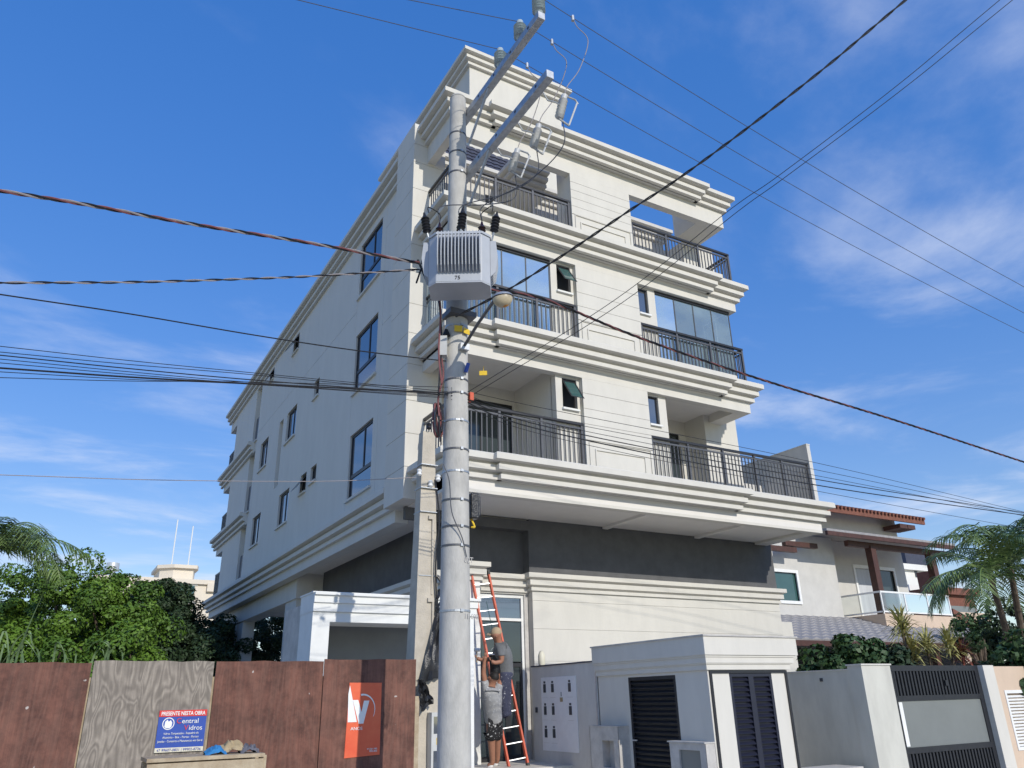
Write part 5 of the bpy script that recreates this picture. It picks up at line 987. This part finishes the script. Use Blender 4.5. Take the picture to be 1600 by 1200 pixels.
c0 = D(1600, 1070, 21); c0[2] = 0; c0b = D(1640, 1070, 22); c0b[2] = 0
palm('feathery green palm growing behind the peach wall', [(c0, D(1578, 885, 20.5), fan(15, 2.6, 3, (.3, 1.45))), (c0b, D(1622, 870, 21.5), fan(15, 2.7, 8, (.3, 1.45))), (c0, D(1548, 905, 20), fan(12, 2.1, 5, (.3, 1.45)))])
c1 = D(-60, 1050, 20); c1[2] = 0
palm('palm with drooping fronds at the hoarding side of the bright trees', [(c1, D(-28, 872, 20), fan(16, 2.6, 11, (.35, 1.2))), (c1, D(-75, 850, 20.5), fan(12, 2.8, 4, (.3, 1.2)))])
def spiky(label, dep, px_, py_, n, ln, m, h, group):
    q = D(px_, py_, dep); T_ = root('dracaena_plant', (q[0], q[1], 0), label, 'plant', group); MB().tube([(q[0], q[1], -.1), (q[0], q[1], q[2])], .04, 7).build('stem', 'bark', T_); src = None
    for i in range(n):
        az, el = random.uniform(0, 6.28), random.uniform(-.4, 1.4); d = np.array([math.cos(az)*math.cos(el), math.sin(az)*math.cos(el), math.sin(el)]); s = np.cross(d, [0, 0, 1.]); s /= np.linalg.norm(s)+1e-6; l = ln*random.uniform(.8, 1.15); b_ = q+[0, 0, random.uniform(-h, .05)]
        mb = MB(); mid = b_+d*l*.55; tip = b_+d*l+[0, 0, -.2*l]; w_ = .022; mb.v = [tuple(b_-s*w_*.6), tuple(b_+s*w_*.6), tuple(mid+s*w_), tuple(mid-s*w_), tuple(tip)]; mb.f = [(0, 1, 2, 3), (3, 2, 4)]; mb.build('leaf', m, T_)
for i, (px_, py_, ln, m) in enumerate(((1408, 975, .55, 'yellow_leaf'), (1425, 1015, .55, 'yellow_leaf'), (1447, 1003, .5, 'yellow_leaf'), (1482, 1003, .52, 'yellow_leaf'), (1502, 1018, .42, 'red_leaf'))):
    spiky(('tallest yellow leaved dracaena behind the gate', 'low yellow dracaena behind the gate post', 'yellow dracaena in the middle of the row', 'yellow dracaena next to the reddish one', 'reddish spiky dracaena at the end of the row')[i], 19, px_, py_, 120, ln*1.15, m, .35, 'dracaenas behind the gate')
def bush(label, px_, py_, dep, rx, rz, nc, m, lf=.14, wd=.1, group='bushes behind the neighbour walls'):
    q = D(px_, py_, dep); tree('leafy_bush', label, 'bush', (q[0], q[1], -.1), q[2], rx, rx*.8, rz, nc, .35, 170, lf, wd, m, group)
bush('dark broad leaved bush over the grey boundary wall', 1335, 985, 18, 1.0, 1.0, 40, 'leaf_mid'); bush('low dark bush next to the shelter', 1290, 1018, 17.5, .7, .7, 25, 'leaf_mid'); bush('dark bush between the dracaenas and the big bush', 1378, 1005, 18.5, .7, .8, 25, 'leaf_dark')
bush('dense green tree under the palm crown', 1570, 935, 24, 1.3, 2.2, 50, 'leaf_dark', .16, .08); bush('mid green shrub behind the peach wall', 1592, 1000, 17, .8, 1.0, 30, 'leaf_mid'); bush('small green tree before the peach distant house', 1518, 962, 30, 1.0, 1.0, 25, 'leaf_mid')
# reeds above the hoarding
def reed(label, pts, w_, group='reeds behind the hoarding'):
    P_ = catmull(pts, 6); mb = MB(); n = len(P_)
    for i, p in enumerate(P_):
        ww = w_*(1-(i/(n-1))**2)+.002; mb.v += [tuple(p-CR*ww), tuple(p+CR*ww+[0, .01, 0])]
    mb.f = [(2*i, 2*i+1, 2*i+3, 2*i+2) for i in range(n-1)]; return tag(mb.build('reed_blade', 'grass_blade'), label, 'reed', group)
RD = [[(18, 1060), (40, 990), (68, 926)], [(5, 1060), (22, 1005), (45, 985), (40, 990)], [(10, 1060), (30, 1010), (48, 990), (50, 1030)], [(0, 1030), (10, 1012), (18, 1008)], [(20, 1050), (28, 1015), (0, 1022)], [(30, 1050), (38, 1000), (65, 1035)], [(80, 1050), (90, 1003), (110, 1040)], [(100, 1050), (92, 1015), (82, 1030)], [(165, 1050), (170, 1010), (150, 1003), (132, 1020)], [(165, 1050), (172, 1020), (203, 984)], [(160, 1050), (170, 1005), (140, 1005), (105, 1022)], [(190, 1050), (186, 1010)], [(60, 1050), (50, 1005), (46, 990)], [(115, 1050), (118, 1015)], [(0, 1000), (14, 1025), (10, 1050)], [(140, 1050), (158, 1015), (164, 1030)], [(35, 1050), (20, 1018), (0, 1040)]]
for i, L in enumerate(RD):
    dd = 12.2+random.uniform(0, .8); P_ = [D(a, b, dd) for a, b in L]; g_ = P_[0].copy(); g_[2] = 0
    reed('long pale green reed blade rising above the plywood hoarding', [g_]+P_, .018)
